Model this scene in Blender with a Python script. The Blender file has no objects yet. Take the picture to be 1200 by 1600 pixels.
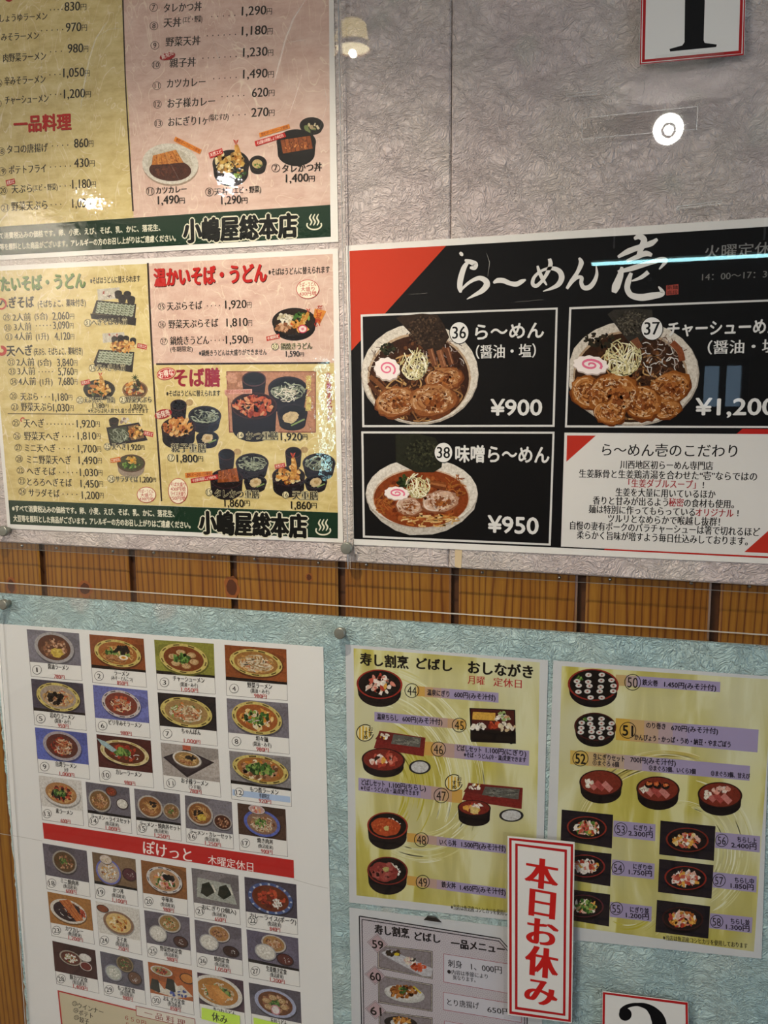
import bpy, math, random
import numpy as np
from mathutils import Matrix, Vector
sc = bpy.context.scene
COL = sc.collection
# ------------------------------------------------------------------ camera, sky, exposure
CAM = Vector((0.0, -0.784, 1.45))
RX = np.array([[0.96284844, 0.03061357, -0.26830149],      # wall X axis in camera space (x right, y down, z forward)
               [0.0056644, 0.9910451, 0.13340736],         # wall down axis
               [0.26998295, -0.12997084, 0.95405282]])     # into the wall
F = 1265.0
def wdir(v): return Vector((v[0], v[2], -v[1]))
_r, _d, _f = [wdir(RX[:, i]) for i in range(3)]
cam = bpy.data.cameras.new('camera'); camo = bpy.data.objects.new('camera', cam); COL.objects.link(camo)
camo.matrix_world = Matrix(((_r.x, -_d.x, -_f.x, CAM.x), (_r.y, -_d.y, -_f.y, CAM.y), (_r.z, -_d.z, -_f.z, CAM.z), (0, 0, 0, 1)))
cam.sensor_fit = 'VERTICAL'; cam.sensor_height = 36.0; cam.lens = F / 1600 * 36; cam.clip_start = 0.02
sc.camera = camo
sc.view_settings.view_transform = 'Standard'; sc.view_settings.look = 'None'
sc.view_settings.gamma = 1; sc.view_settings.exposure = 0.42; sc.view_settings.use_curve_mapping = False
W = bpy.data.worlds.new('sky'); sc.world = W; W.use_nodes = True
W.node_tree.nodes['Background'].inputs[0].default_value = (0.50, 0.74, 1.0, 1)
W.node_tree.nodes['Background'].inputs[1].default_value = 1.4
SPOT_W, SPOT_C = 18.0, (1.0, 0.90, 0.73)       # halogen spot lamp
DOWN_W, DOWN_C = 46.0, (1.0, 0.97, 0.92)       # ceiling downlights
TUBE_E = 15.0
FILL_W, FILL_C = 5.0, (0.62, 0.80, 1.0)        # bluish fill from an added, unseen side window

def ray(x, y):
    d = RX @ np.array([x - 600, y - 800, F]); return Vector((d[0], d[2], -d[1]))
def P(x, y, dep=0.0):                    # photo point -> wall X, Z on the plane Y = -dep
    d = ray(x, y); t = (-dep - CAM.y) / d.y
    return (CAM.x + d.x * t, CAM.z + d.z * t)
def mirror(x, y, Y):                     # where a thing at depth Y must stand to be mirrored by the acrylic at this photo point
    d = ray(x, y); t1 = (-0.011 - CAM.y) / d.y; w = CAM + d * t1; t2 = (Y + 0.011) / (-d.y)
    return Vector((w.x + d.x * t2, Y, w.z + d.z * t2))

# ------------------------------------------------------------------ materials
def s2l(c): return c / 12.92 if c <= 0.04045 else ((c + 0.055) / 1.055) ** 2.4
def lin(h):
    if not isinstance(h, str): return tuple(h)
    return tuple(s2l(int(h[i:i + 2], 16) / 255) for i in (0, 2, 4))
def mat(name, col=(0.8, 0.8, 0.8), rough=0.5, metal=0.0, coat=0.0, spec=0.5):
    m = bpy.data.materials.new(name); m.use_nodes = True; b = m.node_tree.nodes['Principled BSDF']
    b.inputs['Base Color'].default_value = (*lin(col), 1); b.inputs['Roughness'].default_value = rough
    b.inputs['Metallic'].default_value = metal; b.inputs['Coat Weight'].default_value = coat
    b.inputs['Specular IOR Level'].default_value = spec
    return m
def nd(m, t, **kw):
    n = m.node_tree.nodes.new(t)
    for k, v in kw.items():
        if k in n.inputs: n.inputs[k].default_value = v
        else: setattr(n, k, v)
    return n
def lk(m, a, b): m.node_tree.links.new(a, b)
def bsdf(m): return m.node_tree.nodes['Principled BSDF']
def objco(m, sx=1, sy=1, sz=1):
    t = nd(m, 'ShaderNodeTexCoord'); mp = nd(m, 'ShaderNodeMapping'); mp.inputs['Scale'].default_value = (sx, sy, sz)
    lk(m, t.outputs['Object'], mp.inputs['Vector']); return mp.outputs[0]
def ramp(m, fac, stops):
    r = nd(m, 'ShaderNodeValToRGB'); e = r.color_ramp.elements
    while len(e) < len(stops): e.new(0.5)
    for k, (p, c) in enumerate(stops): e[k].position = p; e[k].color = (*lin(c), 1)
    lk(m, fac, r.inputs[0]); return r.outputs[0]
def bump(m, h, s, dist=0.002):
    b = nd(m, 'ShaderNodeBump'); b.inputs['Strength'].default_value = s; b.inputs['Distance'].default_value = dist
    lk(m, h, b.inputs['Height']); lk(m, b.outputs[0], bsdf(m).inputs['Normal']); return b
def math_(m, op, a, b):
    n = nd(m, 'ShaderNodeMath', operation=op)
    for i, v in enumerate((a, b)):
        if isinstance(v, (int, float)): n.inputs[i].default_value = v
        else: lk(m, v, n.inputs[i])
    return n.outputs[0]

def crinkle(name, c0, c1, c2, spotc, rough=0.5, strength=0.9):      # embossed, crumpled looking wallpaper
    m = mat(name, c0, rough, spec=0.35); co = objco(m)
    nz = nd(m, 'ShaderNodeTexNoise', Scale=28.0, Detail=3.0); lk(m, co, nz.inputs['Vector'])
    mixv = nd(m, 'ShaderNodeVectorMath', operation='MULTIPLY_ADD'); lk(m, nz.outputs['Color'], mixv.inputs[0])
    mixv.inputs[1].default_value = (0.035, 0.035, 0.035); lk(m, co, mixv.inputs[2])
    hs = None
    for sc_, w_, rot in ((125, 1.0, 0.7), (220, 0.7, -0.5), (380, 0.4, 0.2)):
        mp = nd(m, 'ShaderNodeMapping'); mp.inputs['Scale'].default_value = (1.0, 0.3, 1.45); mp.inputs['Rotation'].default_value = (0, rot, 0)
        lk(m, mixv.outputs[0], mp.inputs['Vector'])
        n = nd(m, 'ShaderNodeTexNoise', Scale=float(sc_), Detail=2.0, Roughness=0.55, Distortion=0.6); lk(m, mp.outputs[0], n.inputs['Vector'])
        a = math_(m, 'ABSOLUTE', math_(m, 'SUBTRACT', n.outputs['Fac'], 0.5), 0)
        a = math_(m, 'MULTIPLY', math_(m, 'POWER', math_(m, 'MULTIPLY', a, 4.0), 0.7), w_)
        hs = a if hs is None else math_(m, 'ADD', hs, a)
    bump(m, hs, strength, 0.0014)
    big = nd(m, 'ShaderNodeTexNoise', Scale=11.0, Detail=2.0); lk(m, co, big.inputs['Vector'])
    base = ramp(m, big.outputs['Fac'], [(0.38, c1), (0.5, c0), (0.62, c2)])
    vo = nd(m, 'ShaderNodeTexVoronoi', Scale=11.0); lk(m, mixv.outputs[0], vo.inputs['Vector'])
    sp = ramp(m, vo.outputs['Distance'], [(0.10, 'FFFFFF'), (0.2, '000000')])
    mx = nd(m, 'ShaderNodeMix', data_type='RGBA'); lk(m, math_(m, 'MULTIPLY', sp, 0.4), mx.inputs[0]); lk(m, base, mx.inputs[6])
    mx.inputs[7].default_value = (*lin(spotc), 1); lk(m, mx.outputs[2], bsdf(m).inputs['Base Color'])
    return m
M_PINK = crinkle('pink crinkled wallpaper', 'DBCDC8', 'DDD0C8', 'D8C8C4', 'CFCFC2', strength=1.0)
M_BLUE = crinkle('blue crinkled paper', 'BCD5D3', 'B4D0D1', 'C6D9D4', 'DCCEC6', strength=1.1)

def wood(name):
    m = mat(name, '9A5B22', 0.36, coat=0.2); co = objco(m, 1, 1, 0.05)
    at = nd(m, 'ShaderNodeAttribute', attribute_name='plank')
    off = nd(m, 'ShaderNodeVectorMath', operation='ADD'); lk(m, co, off.inputs[0]); lk(m, at.outputs['Vector'], off.inputs[1])
    lo = nd(m, 'ShaderNodeTexNoise', Scale=14.0, Detail=2.0); lk(m, off.outputs[0], lo.inputs['Vector'])
    ma = nd(m, 'ShaderNodeVectorMath', operation='MULTIPLY_ADD'); lk(m, lo.outputs['Color'], ma.inputs[0]); ma.inputs[1].default_value = (0.075, 0, 0); lk(m, off.outputs[0], ma.inputs[2])
    w = nd(m, 'ShaderNodeTexWave', Scale=46.0, Distortion=0.8, Detail=2.0); w.bands_direction = 'X'; lk(m, ma.outputs[0], w.inputs['Vector'])
    fine = nd(m, 'ShaderNodeTexNoise', Scale=420.0, Detail=2.0); lk(m, off.outputs[0], fine.inputs['Vector'])
    g = ramp(m, w.outputs['Fac'], [(0.0, '6A3B15'), (0.05, '70481A'), (0.16, '8A6022'), (1.0, '946824')])
    mx = nd(m, 'ShaderNodeMix', data_type='RGBA', blend_type='MULTIPLY'); mx.inputs[0].default_value = 0.8
    lk(m, g, mx.inputs[6]); lk(m, ramp(m, lo.outputs['Fac'], [(0.35, 'CFA878'), (0.65, 'FFFFFF')]), mx.inputs[7])
    m2 = nd(m, 'ShaderNodeMix', data_type='RGBA', blend_type='MULTIPLY'); m2.inputs[0].default_value = 0.35
    lk(m, mx.outputs[2], m2.inputs[6]); lk(m, ramp(m, fine.outputs['Fac'], [(0.4, 'C09868'), (0.6, 'FFFFFF')]), m2.inputs[7])
    lk(m, m2.outputs[2], bsdf(m).inputs['Base Color']); bump(m, w.outputs['Fac'], 0.10, 0.0005)
    return m
M_WOOD = wood('varnished pine boards'); M_KNOT = mat('dark pine knot', '4A2208', 0.4, coat=0.2); M_KNOT2 = mat('knot ring', '83481A', 0.4, coat=0.2)

def acrylic(name, wav, sc_):
    m = bpy.data.materials.new(name); m.use_nodes = True; nt = m.node_tree; nt.nodes.clear()
    out = nd(m, 'ShaderNodeOutputMaterial'); tr = nd(m, 'ShaderNodeBsdfTransparent'); gl = nd(m, 'ShaderNodeBsdfGlossy'); mx = nd(m, 'ShaderNodeMixShader')
    tr.inputs[0].default_value = (0.985, 0.985, 0.985, 1); gl.inputs['Roughness'].default_value = 0.012
    fr = nd(m, 'ShaderNodeFresnel'); ge = nd(m, 'ShaderNodeNewGeometry')      # the sheet does not bend the ray, so both faces get the air-side index
    lk(m, math_(m, 'SUBTRACT', 1.45, math_(m, 'MULTIPLY', ge.outputs['Backfacing'], 1.45 - 1 / 1.45)), fr.inputs[0])
    n = nd(m, 'ShaderNodeTexNoise', Scale=sc_, Detail=2.0); lk(m, objco(m), n.inputs['Vector'])
    b = nd(m, 'ShaderNodeBump'); b.inputs['Strength'].default_value = wav; b.inputs['Distance'].default_value = 0.001
    lk(m, n.outputs['Fac'], b.inputs['Height']); lk(m, b.outputs[0], gl.inputs['Normal'])
    lk(m, fr.outputs[0], mx.inputs[0]); lk(m, tr.outputs[0], mx.inputs[1]); lk(m, gl.outputs[0], mx.inputs[2]); lk(m, mx.outputs[0], out.inputs[0])
    return m
M_ACR = acrylic('clear acrylic', 0.01, 6.0); M_ACRW = acrylic('clear acrylic with wavy film', 0.10, 120.0); M_FILM = acrylic('clear laminating film', 0.25, 110.0)
M_EDGE = mat('frosted acrylic edge', 'C9C8C2', 0.25); bsdf(M_EDGE).inputs['Transmission Weight'].default_value = 0.5

def ink_mat(name, rough, coat):
    m = mat(name, 'FFFFFF', rough, coat=coat, spec=0.12); a = nd(m, 'ShaderNodeAttribute', attribute_name='ink')
    lk(m, a.outputs['Color'], bsdf(m).inputs['Base Color']); return m
M_INK = ink_mat('printing ink', 0.5, 0.0)
M_INKP = ink_mat('printed photo ink', 0.45, 0.0)
def mottle(m):
    b = bsdf(m).inputs['Base Color']; src = b.links[0].from_socket; co = objco(m); f = None
    for sc_, k in ((330.0, .55), (900.0, .45)):
        n = nd(m, 'ShaderNodeTexNoise', Scale=sc_, Detail=3.0, Roughness=.7); lk(m, co, n.inputs['Vector']); t = math_(m, 'MULTIPLY', n.outputs['Fac'], k); f = t if f is None else math_(m, 'ADD', f, t)
    mx = nd(m, 'ShaderNodeMix', data_type='RGBA', blend_type='MULTIPLY'); mx.inputs[0].default_value = 1; lk(m, src, mx.inputs[6])
    lk(m, ramp(m, f, [(.30, 'B8B0A8'), (.50, 'EEECE8'), (.60, 'FFFFFF')]), mx.inputs[7]); lk(m, mx.outputs[2], b)
mottle(M_INKP)
PHOTO_PARTS = {'dish_photo', 'noodle_bowl', 'pork_slice', 'seaweed_sheet', 'bamboo_shoot', 'spinach'}
M_PAPER = mat('white printing paper', 'E4E0D9', 0.55); M_COPY = mat('white copy paper', 'E2E0DB', 0.6)
M_PHOTO = mat('grey white photo paper', 'C9CACA', 0.5); M_LAM = mat('laminated white card', 'CFCDC8', 0.35, coat=0.4)
M_STEEL = mat('brushed grey metal', '84847A', 0.42, metal=0.6); M_SCREW = mat('zinc screw', '9A9890', 0.3, metal=1.0)
M_BLACK = mat('black plastic', '141414', 0.4); M_TAPE = mat('yellowed tape', 'D5BE98', 0.4)
M_STICKY = mat('yellow green sticky note', 'C6E84A', 0.6)
def washi(name, c0, c1, c2):
    m = mat(name, c0, 0.5, spec=0.4); co = objco(m, 1, 1, 2.2)
    n = nd(m, 'ShaderNodeTexNoise', Scale=45.0, Detail=5.0, Roughness=0.65); lk(m, co, n.inputs['Vector'])
    b = ramp(m, n.outputs['Fac'], [(0.35, c1), (0.5, c0), (0.68, c2)])
    mp = objco(m, 1, 1, 0.5); w = nd(m, 'ShaderNodeTexNoise', Scale=26.0, Detail=1.0, Distortion=3.0); lk(m, mp, w.inputs['Vector'])
    f = math_(m, 'ABSOLUTE', math_(m, 'SUBTRACT', w.outputs['Fac'], 0.5), 0)
    k = ramp(m, f, [(0.0, 'FFFFFF'), (0.011, '000000')])
    mx = nd(m, 'ShaderNodeMix', data_type='RGBA'); lk(m, math_(m, 'MULTIPLY', k, 0.55), mx.inputs[0]); lk(m, b, mx.inputs[6]); mx.inputs[7].default_value = (*lin('EFE3C8'), 1)
    lk(m, mx.outputs[2], bsdf(m).inputs['Base Color']); return m
M_WY = washi('yellow washi print', 'CDB878', 'BFA766', 'D8C68C'); M_WP = washi('pink washi print', 'D0AF9E', 'C5A190', 'D9BDAC')
def streaks(name):
    m = mat(name, 'C8C77C', 0.5); co = objco(m, 1, 1, 1)
    mp = nd(m, 'ShaderNodeMapping'); mp.inputs['Rotation'].default_value = (0, 0.9, 0); mp.inputs['Scale'].default_value = (6, 1, 1.2); lk(m, co, mp.inputs['Vector'])
    n = nd(m, 'ShaderNodeTexNoise', Scale=7.0, Detail=4.0, Distortion=0.8); lk(m, mp.outputs[0], n.inputs['Vector'])
    big = nd(m, 'ShaderNodeTexNoise', Scale=9.0, Detail=1.0); lk(m, co, big.inputs['Vector'])
    a = ramp(m, n.outputs['Fac'], [(0.40, 'AFA445'), (0.52, 'BDB357'), (0.62, 'D2CE95')])
    b = ramp(m, big.outputs['Fac'], [(0.40, '000000'), (0.66, 'CCCCCC')])
    mx = nd(m, 'ShaderNodeMix', data_type='RGBA'); lk(m, b, mx.inputs[0]); lk(m, a, mx.inputs[6]); mx.inputs[7].default_value = (*lin('D2D3BC'), 1)
    lk(m, mx.outputs[2], bsdf(m).inputs['Base Color']); return m
M_STREAK = streaks('yellow brushed print')
def waves(name):
    m = mat(name, 'B6AEB2', 0.5); co = objco(m, 1, 1, 1)
    v = nd(m, 'ShaderNodeTexVoronoi', Scale=150.0, Randomness=0.0); lk(m, co, v.inputs['Vector'])
    s = math_(m, 'SINE', math_(m, 'MULTIPLY', v.outputs['Distance'], 22.0), 0)
    lk(m, ramp(m, s, [(0.3, 'BDB6BA'), (0.7, 'ABA2A7')]), bsdf(m).inputs['Base Color']); return m
M_WAVE = waves('grey wave pattern print')

# ------------------------------------------------------------------ object helpers
def link(name, verts, faces, material, parent=None, origin=(0, 0, 0), mats=None, midx=None, smooth=False):
    me = bpy.data.meshes.new(name); o = Vector(origin)
    me.from_pydata([tuple(Vector(v) - o) for v in verts], [], faces)
    for m in (mats or [material]): me.materials.append(m)
    if midx: me.polygons.foreach_set('material_index', midx)
    if smooth: me.polygons.foreach_set('use_smooth', [True] * len(me.polygons))
    me.update(); ob = bpy.data.objects.new(name, me); COL.objects.link(ob)
    if parent: ob.parent = parent
    else: ob.location = o
    return ob
def tag(o, label, cat, group=None):
    o['label'] = label; o['category'] = cat
    if group: o['group'] = group
    return o
def struct(o): o['kind'] = 'structure'; return o
def boxv(x0, x1, y0, y1, z0, z1):
    v = [(x, y, z) for x in (x0, x1) for y in (y0, y1) for z in (z0, z1)]
    f = [(0, 1, 3, 2), (4, 6, 7, 5), (0, 4, 5, 1), (2, 3, 7, 6), (0, 2, 6, 4), (1, 5, 7, 3)]
    return v, f
def slab(name, quad, d0, d1, material, parent=None, origin=None, mats=None, chamfer=0.0):
    # a sheet of the given wall-space outline (TL,TR,BR,BL as X,Z), between distances d0 (back) and d1 (front) from the wall
    n = len(quad); cx = sum(q[0] for q in quad) / n; cz = sum(q[1] for q in quad) / n
    v = [(x, -d0, z) for x, z in quad]; rings = [d1]; ins = [0]
    if chamfer: rings = [d1 - chamfer, d1]; ins = [0, chamfer]
    for r, k in zip(rings, ins): v += [(x - math.copysign(k, x - cx), -r, z - math.copysign(k, z - cz)) for x, z in quad]
    L = len(rings); f = [tuple(range(n))]; mi = [0]
    for l in range(L):
        for i in range(n):
            j = (i + 1) % n; f.append((l * n + i, (l + 1) * n + i, (l + 1) * n + j, l * n + j)); mi.append(1 if mats else 0)
    f.append(tuple(L * n + i for i in reversed(range(n)))); mi.append(0)
    if origin is None: origin = (cx, -d0, min(q[1] for q in quad))
    return link(name, v, f, material, parent, origin, mats, mi if mats else None)

# ------------------------------------------------------------------ lettering
_tc = bpy.data.curves.new('lettering', 'FONT'); _to = bpy.data.objects.new('lettering', _tc); COL.objects.link(_to)
_cache = {}
def glyphs(s, off=0.0, res=3):
    k = (s, off, res)
    if k not in _cache:
        _tc.body = s; _tc.offset = off; _tc.resolution_u = res; _tc.size = 1.0
        _to.update_tag(); bpy.context.view_layer.update()
        me = bpy.data.meshes.new_from_object(_to.evaluated_get(bpy.context.evaluated_depsgraph_get()))
        v = np.zeros(len(me.vertices) * 3); me.vertices.foreach_get('co', v); v = v.reshape(-1, 3)[:, :2].copy()
        fs = [tuple(p.vertices) for p in me.polygons]; bpy.data.meshes.remove(me); _cache[k] = (v, fs)
    return _cache[k]
def ybox(s):
    v, _ = glyphs('国' if any(ord(c) > 0x2E7F for c in s) else '0'); return v[:, 1].min(), v[:, 1].max()

EPS = 3e-6
class Sheet:                                  # a sheet of paper on the wall and the level of the ink on it
    def __init__(self, name, quad, dep, thick=0.0004, material=None, label=None, cat=None, group=None, mats=None):
        self.px = quad; self.dep = dep; self.q = [P(x, y, dep) for x, y in quad]
        self.o = slab(name, self.q, dep - thick, dep, material or M_PAPER)
        self.org = Vector(self.o.location); tag(self.o, label, cat, group); self.k = 1
    def w(self, x, y): return P(x, y, self.dep)
    def dirs(self, X, Z):
        (tl, tr, br, bl) = self.q
        zt = tl[1] + (tr[1] - tl[1]) * (X - tl[0]) / (tr[0] - tl[0]); zb = bl[1] + (br[1] - bl[1]) * (X - bl[0]) / (br[0] - bl[0])
        v = (zt - Z) / (zt - zb)
        s = (1 - v) * (tr[1] - tl[1]) / (tr[0] - tl[0]) + v * (br[1] - bl[1]) / (br[0] - bl[0])
        return s
class Ink:                                    # collects flat printed shapes; build() links them as one mesh
    def __init__(self, sh, fm=None): self.s = sh; self.v = []; self.f = []; self.c = []; self.map = fm or sh.w
    def up(self, n=1): self.s.k += n
    def raw(self, pts, faces, col, lv=None):
        b = len(self.v); y = -(self.s.dep + (self.s.k if lv is None else lv) * EPS); c = lin(col)
        self.v += [(x, y, z) for x, z in pts]; self.f += [tuple(b + i for i in f) for f in faces]; self.c += [c] * len(faces)
    def poly(self, pts, col, up=1, lv=None):
        self.up(up); self.raw([self.map(x, y) for x, y in pts], [tuple(range(len(pts)))], col, lv)
    def grad(self, q, c0, c1, n=8, stop=1.0):
        self.up(); a, b = np.array(lin(c0)), np.array(lin(c1))
        for i in range(n):
            t0, t1 = i / n, (i + 1) / n
            L = lambda p, r, t: (p[0] + (r[0] - p[0]) * t, p[1] + (r[1] - p[1]) * t)
            self.raw([self.map(*p) for p in (L(q[0], q[1], t0), L(q[0], q[1], t1), L(q[3], q[2], t1), L(q[3], q[2], t0))], [(0, 1, 2, 3)], tuple(a + (b - a) * min(1, (t0 + t1) / 2 / stop)))
    def el(self, cx, cy, rx, ry, col, rot=0, n=26, jit=0, rnd=None, up=1, lv=None, a0=0, a1=360):
        c, s = math.cos(math.radians(rot)), math.sin(math.radians(rot)); pts = []
        for i in range(n):
            a = math.radians(a0 + (a1 - a0) * i / (n if a1 - a0 == 360 else n - 1)); j = 1 + (rnd.uniform(-jit, jit) if jit else 0)
            x, y = rx * j * math.cos(a), ry * j * math.sin(a); pts.append((cx + x * c - y * s, cy + x * s + y * c))
        self.poly(pts, col, up, lv)
    def ring(self, cx, cy, rx, ry, w, col, rot=0, n=28, a0=0, a1=360):
        self.up(); c, s = math.cos(math.radians(rot)), math.sin(math.radians(rot)); pts = []
        for i in range(n + 1):
            a = math.radians(a0 + (a1 - a0) * i / n)
            for k in (1, 0):
                x, y = (rx - w * (1 - k)) * math.cos(a), (ry - w * (1 - k)) * math.sin(a)
                pts.append(self.map(cx + x * c - y * s, cy + x * s + y * c))
        self.raw(pts, [(2 * i, 2 * i + 1, 2 * i + 3, 2 * i + 2) for i in range(n)], col)
    def rib(self, pts, w, col, up=1, lv=None, smooth=True):
        # ribbon along pts; w a number or one width per point
        ws = [w] * len(pts) if isinstance(w, (int, float)) else w
        if smooth and len(pts) > 2:
            q, qw = [], []; n = len(pts)
            for i in range(n - 1):
                p0, p1, p2, p3 = pts[max(0, i - 1)], pts[i], pts[i + 1], pts[min(n - 1, i + 2)]
                for k in range(6 if i < n - 2 else 7):
                    t = k / 6
                    q.append(tuple(0.5 * (2 * p1[a] + (p2[a] - p0[a]) * t + (2 * p0[a] - 5 * p1[a] + 4 * p2[a] - p3[a]) * t * t + (3 * p1[a] - p0[a] - 3 * p2[a] + p3[a]) * t ** 3) for a in (0, 1)))
                    qw.append(ws[i] + (ws[i + 1] - ws[i]) * t)
            pts, ws = q, qw
        self.up(up); V = []; n = len(pts)
        for i, (x, y) in enumerate(pts):
            a, b = pts[max(0, i - 1)], pts[min(n - 1, i + 1)]; dx, dy = b[0] - a[0], b[1] - a[1]; l = math.hypot(dx, dy) or 1
            V += [self.map(x - dy / l * ws[i] / 2, y + dx / l * ws[i] / 2), self.map(x + dy / l * ws[i] / 2, y - dx / l * ws[i] / 2)]
        self.raw(V, [(2 * i, 2 * i + 1, 2 * i + 3, 2 * i + 2) for i in range(n - 1)], col, lv)
    def frame(self, q, w, col):               # outline of a quad, inside it
        cx, cy = sum(p[0] for p in q) / 4, sum(p[1] for p in q) / 4
        iq = [(x + math.copysign(w, cx - x), y + math.copysign(w, cy - y)) for x, y in q]
        self.up(); pts = [self.map(*p) for p in q + iq]
        self.raw(pts, [(i, (i + 1) % 4, 4 + (i + 1) % 4, 4 + i) for i in range(4)], col)
    def text(self, x, y, x2, h, s, col='1A1612', off=0.0, heavy=0.0, dx=0, dy=0, res=3, slope=None, up=1):  # noqa
        # x,y: left end at mid height; x2: right end; h: height, all in photo pixels
        sh = self.s; v, fs = glyphs(s, 0.0, res); y0, y1 = ybox(s)
        A = self.map(x + dx, y + dy); B = self.map(x2 + dx, y + dy); U = self.map(x + dx, y + dy - h / 2); D = self.map(x + dx, y + dy + h / 2)
        hw = math.hypot(U[0] - D[0], U[1] - D[1]); wx = B[0] - A[0]; g = sh.dirs(*A) if slope is None else slope
        mx0, mx1 = v[:, 0].min(), v[:, 0].max()
        X = (v[:, 0] - mx0) / (mx1 - mx0) * wx; Zl = ((v[:, 1] - y0) / (y1 - y0) - 0.5) * hw
        self.up(up)
        o = (off * (1.35 if off < .03 else .72) + 0.004) * hw; e = heavy * hw * 1.5
        if off >= 0.03: ks = [(o * math.cos(a * math.pi / 4), o * math.sin(a * math.pi / 4)) for a in range(8)] + ([(-o - e, 0), (o + e, 0)] if e else [])
        elif off >= 0.015: ks = [(-o - e, 0), (o + e, 0), (0, o), (0, -o)]
        elif off + heavy > -1: ks = [(-o - e, 0), (o + e, 0)]
        else: ks = [(0, 0)]
        if e > .02 * hw: ks.append((0, 0))
        for kx, kz in ks:
            xs = A[0] + X - g * Zl + kx; zs = A[1] + Zl + X * g + kz
            self.raw(list(zip(xs, zs)), fs, col); self.s.k += 1
    def vtext(self, x, y0, y1, w, s, col, off=0.0, x1=None):
        n = len(s); h = (y1 - y0) / n
        for i, c in enumerate(s):
            xx = x if x1 is None else x + (x1 - x) * i / max(1, n - 1)
            self.text(xx - w / 2, y0 + h * (i + 0.5), xx + w / 2, h * 0.95, c, col, off)
    def dots(self, x0, y, x1, n, r=0.9, col='1A1612'):
        A = self.map(x0, y); B = self.map(x1, y); g = self.s.dirs(*A); self.up()
        R = abs(self.map(x0 + r, y)[0] - A[0])
        for i in range(n):
            t = i / max(1, n - 1); cx = A[0] + (B[0] - A[0]) * t; cz = A[1] + (cx - A[0]) * g
            self.raw([(cx + R * math.cos(a * math.pi / 4), cz + R * math.sin(a * math.pi / 4)) for a in range(8)], [tuple(range(8))], col)
    def num(self, x, y, r, s, col='1A1612', w=0.9, bg=None, off=0.0, th=1.25, ry=None):
        ry = ry or r
        if bg: self.el(x, y, r, ry, bg)
        if w: self.ring(x, y, r, ry, w, col)
        k = 0.36 if len(s) == 1 else 0.62
        if set(s) == {'1'}: k, off = (0.16, 0.0) if s == '1' else (0.5, 0.0)
        self.text(x - r * k, y, x + r * k, ry * th, s, col, off, slope=None)
    def price(self, x0, y, x1, x2, h, s, col='1A1612', off=0.004):
        self.text(x0, y, x1, h, s, col, off, heavy=0.012); self.text(x1 + 0.8, y + (0 if h < 9 else 0.6), x2, h * 0.72, '円', col, 0.004, up=0)
    def build(self, name, parent, label=None):
        o = link(name, self.v, self.f, M_INKP if name in PHOTO_PARTS else M_INK, parent, self.s.org if parent else (0, 0, 0))
        a = o.data.attributes.new('ink', 'FLOAT_COLOR', 'FACE')
        a.data.foreach_set('color', np.array([(*c, 1.0) for c in self.c], dtype=np.float32).ravel())
        if label: o['label'] = label
        return o
    # ---- food bits
    def strands(self, cx, cy, rx, ry, n, cols, w, ln, rnd, ang=None, spread=90):
        k = self.s.k + 1
        for i in range(n):
            t = rnd.uniform(0, 6.283); r = math.sqrt(rnd.random()); x, y = cx + rx * r * math.cos(t), cy + ry * r * math.sin(t)
            a = math.radians((ang if ang is not None else rnd.uniform(0, 180)) + rnd.uniform(-spread, spread)); b = a + rnd.uniform(-1.3, 1.3)
            l = ln * rnd.uniform(0.6, 1.2); asp = min(1, ry / rx * 1.2)
            pts = [(x, y), (x + l / 2 * math.cos(a), y + l / 2 * math.sin(a) * asp), (x + l / 2 * (math.cos(a) + math.cos(b)), y + l / 2 * (math.sin(a) + math.sin(b)) * asp)]
            pts = [self.clampel(p, cx, cy, rx * 1.05, ry * 1.05) for p in pts]
            self.rib(pts, w, rnd.choice(cols), up=0, lv=k + i % 8)
        self.s.k = k + 8
    def clampel(self, p, cx, cy, rx, ry):
        d = math.hypot((p[0] - cx) / rx, (p[1] - cy) / ry)
        return p if d <= 1 else (cx + (p[0] - cx) / d, cy + (p[1] - cy) / d)
    def bits(self, cx, cy, rx, ry, n, cols, s, rnd, asp=1.0, jit=0.35):
        k = self.s.k + 1
        for i in range(n):
            t = rnd.uniform(0, 6.283); r = math.sqrt(rnd.random())
            self.el(cx + rx * r * math.cos(t), cy + ry * r * math.sin(t), s * rnd.uniform(0.5, 1.2), s * asp * rnd.uniform(0.4, 1.0), rnd.choice(cols), rnd.uniform(0, 180), n=7, jit=jit, rnd=rnd, up=0, lv=k + i % 8)
        self.s.k = k + 8

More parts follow.
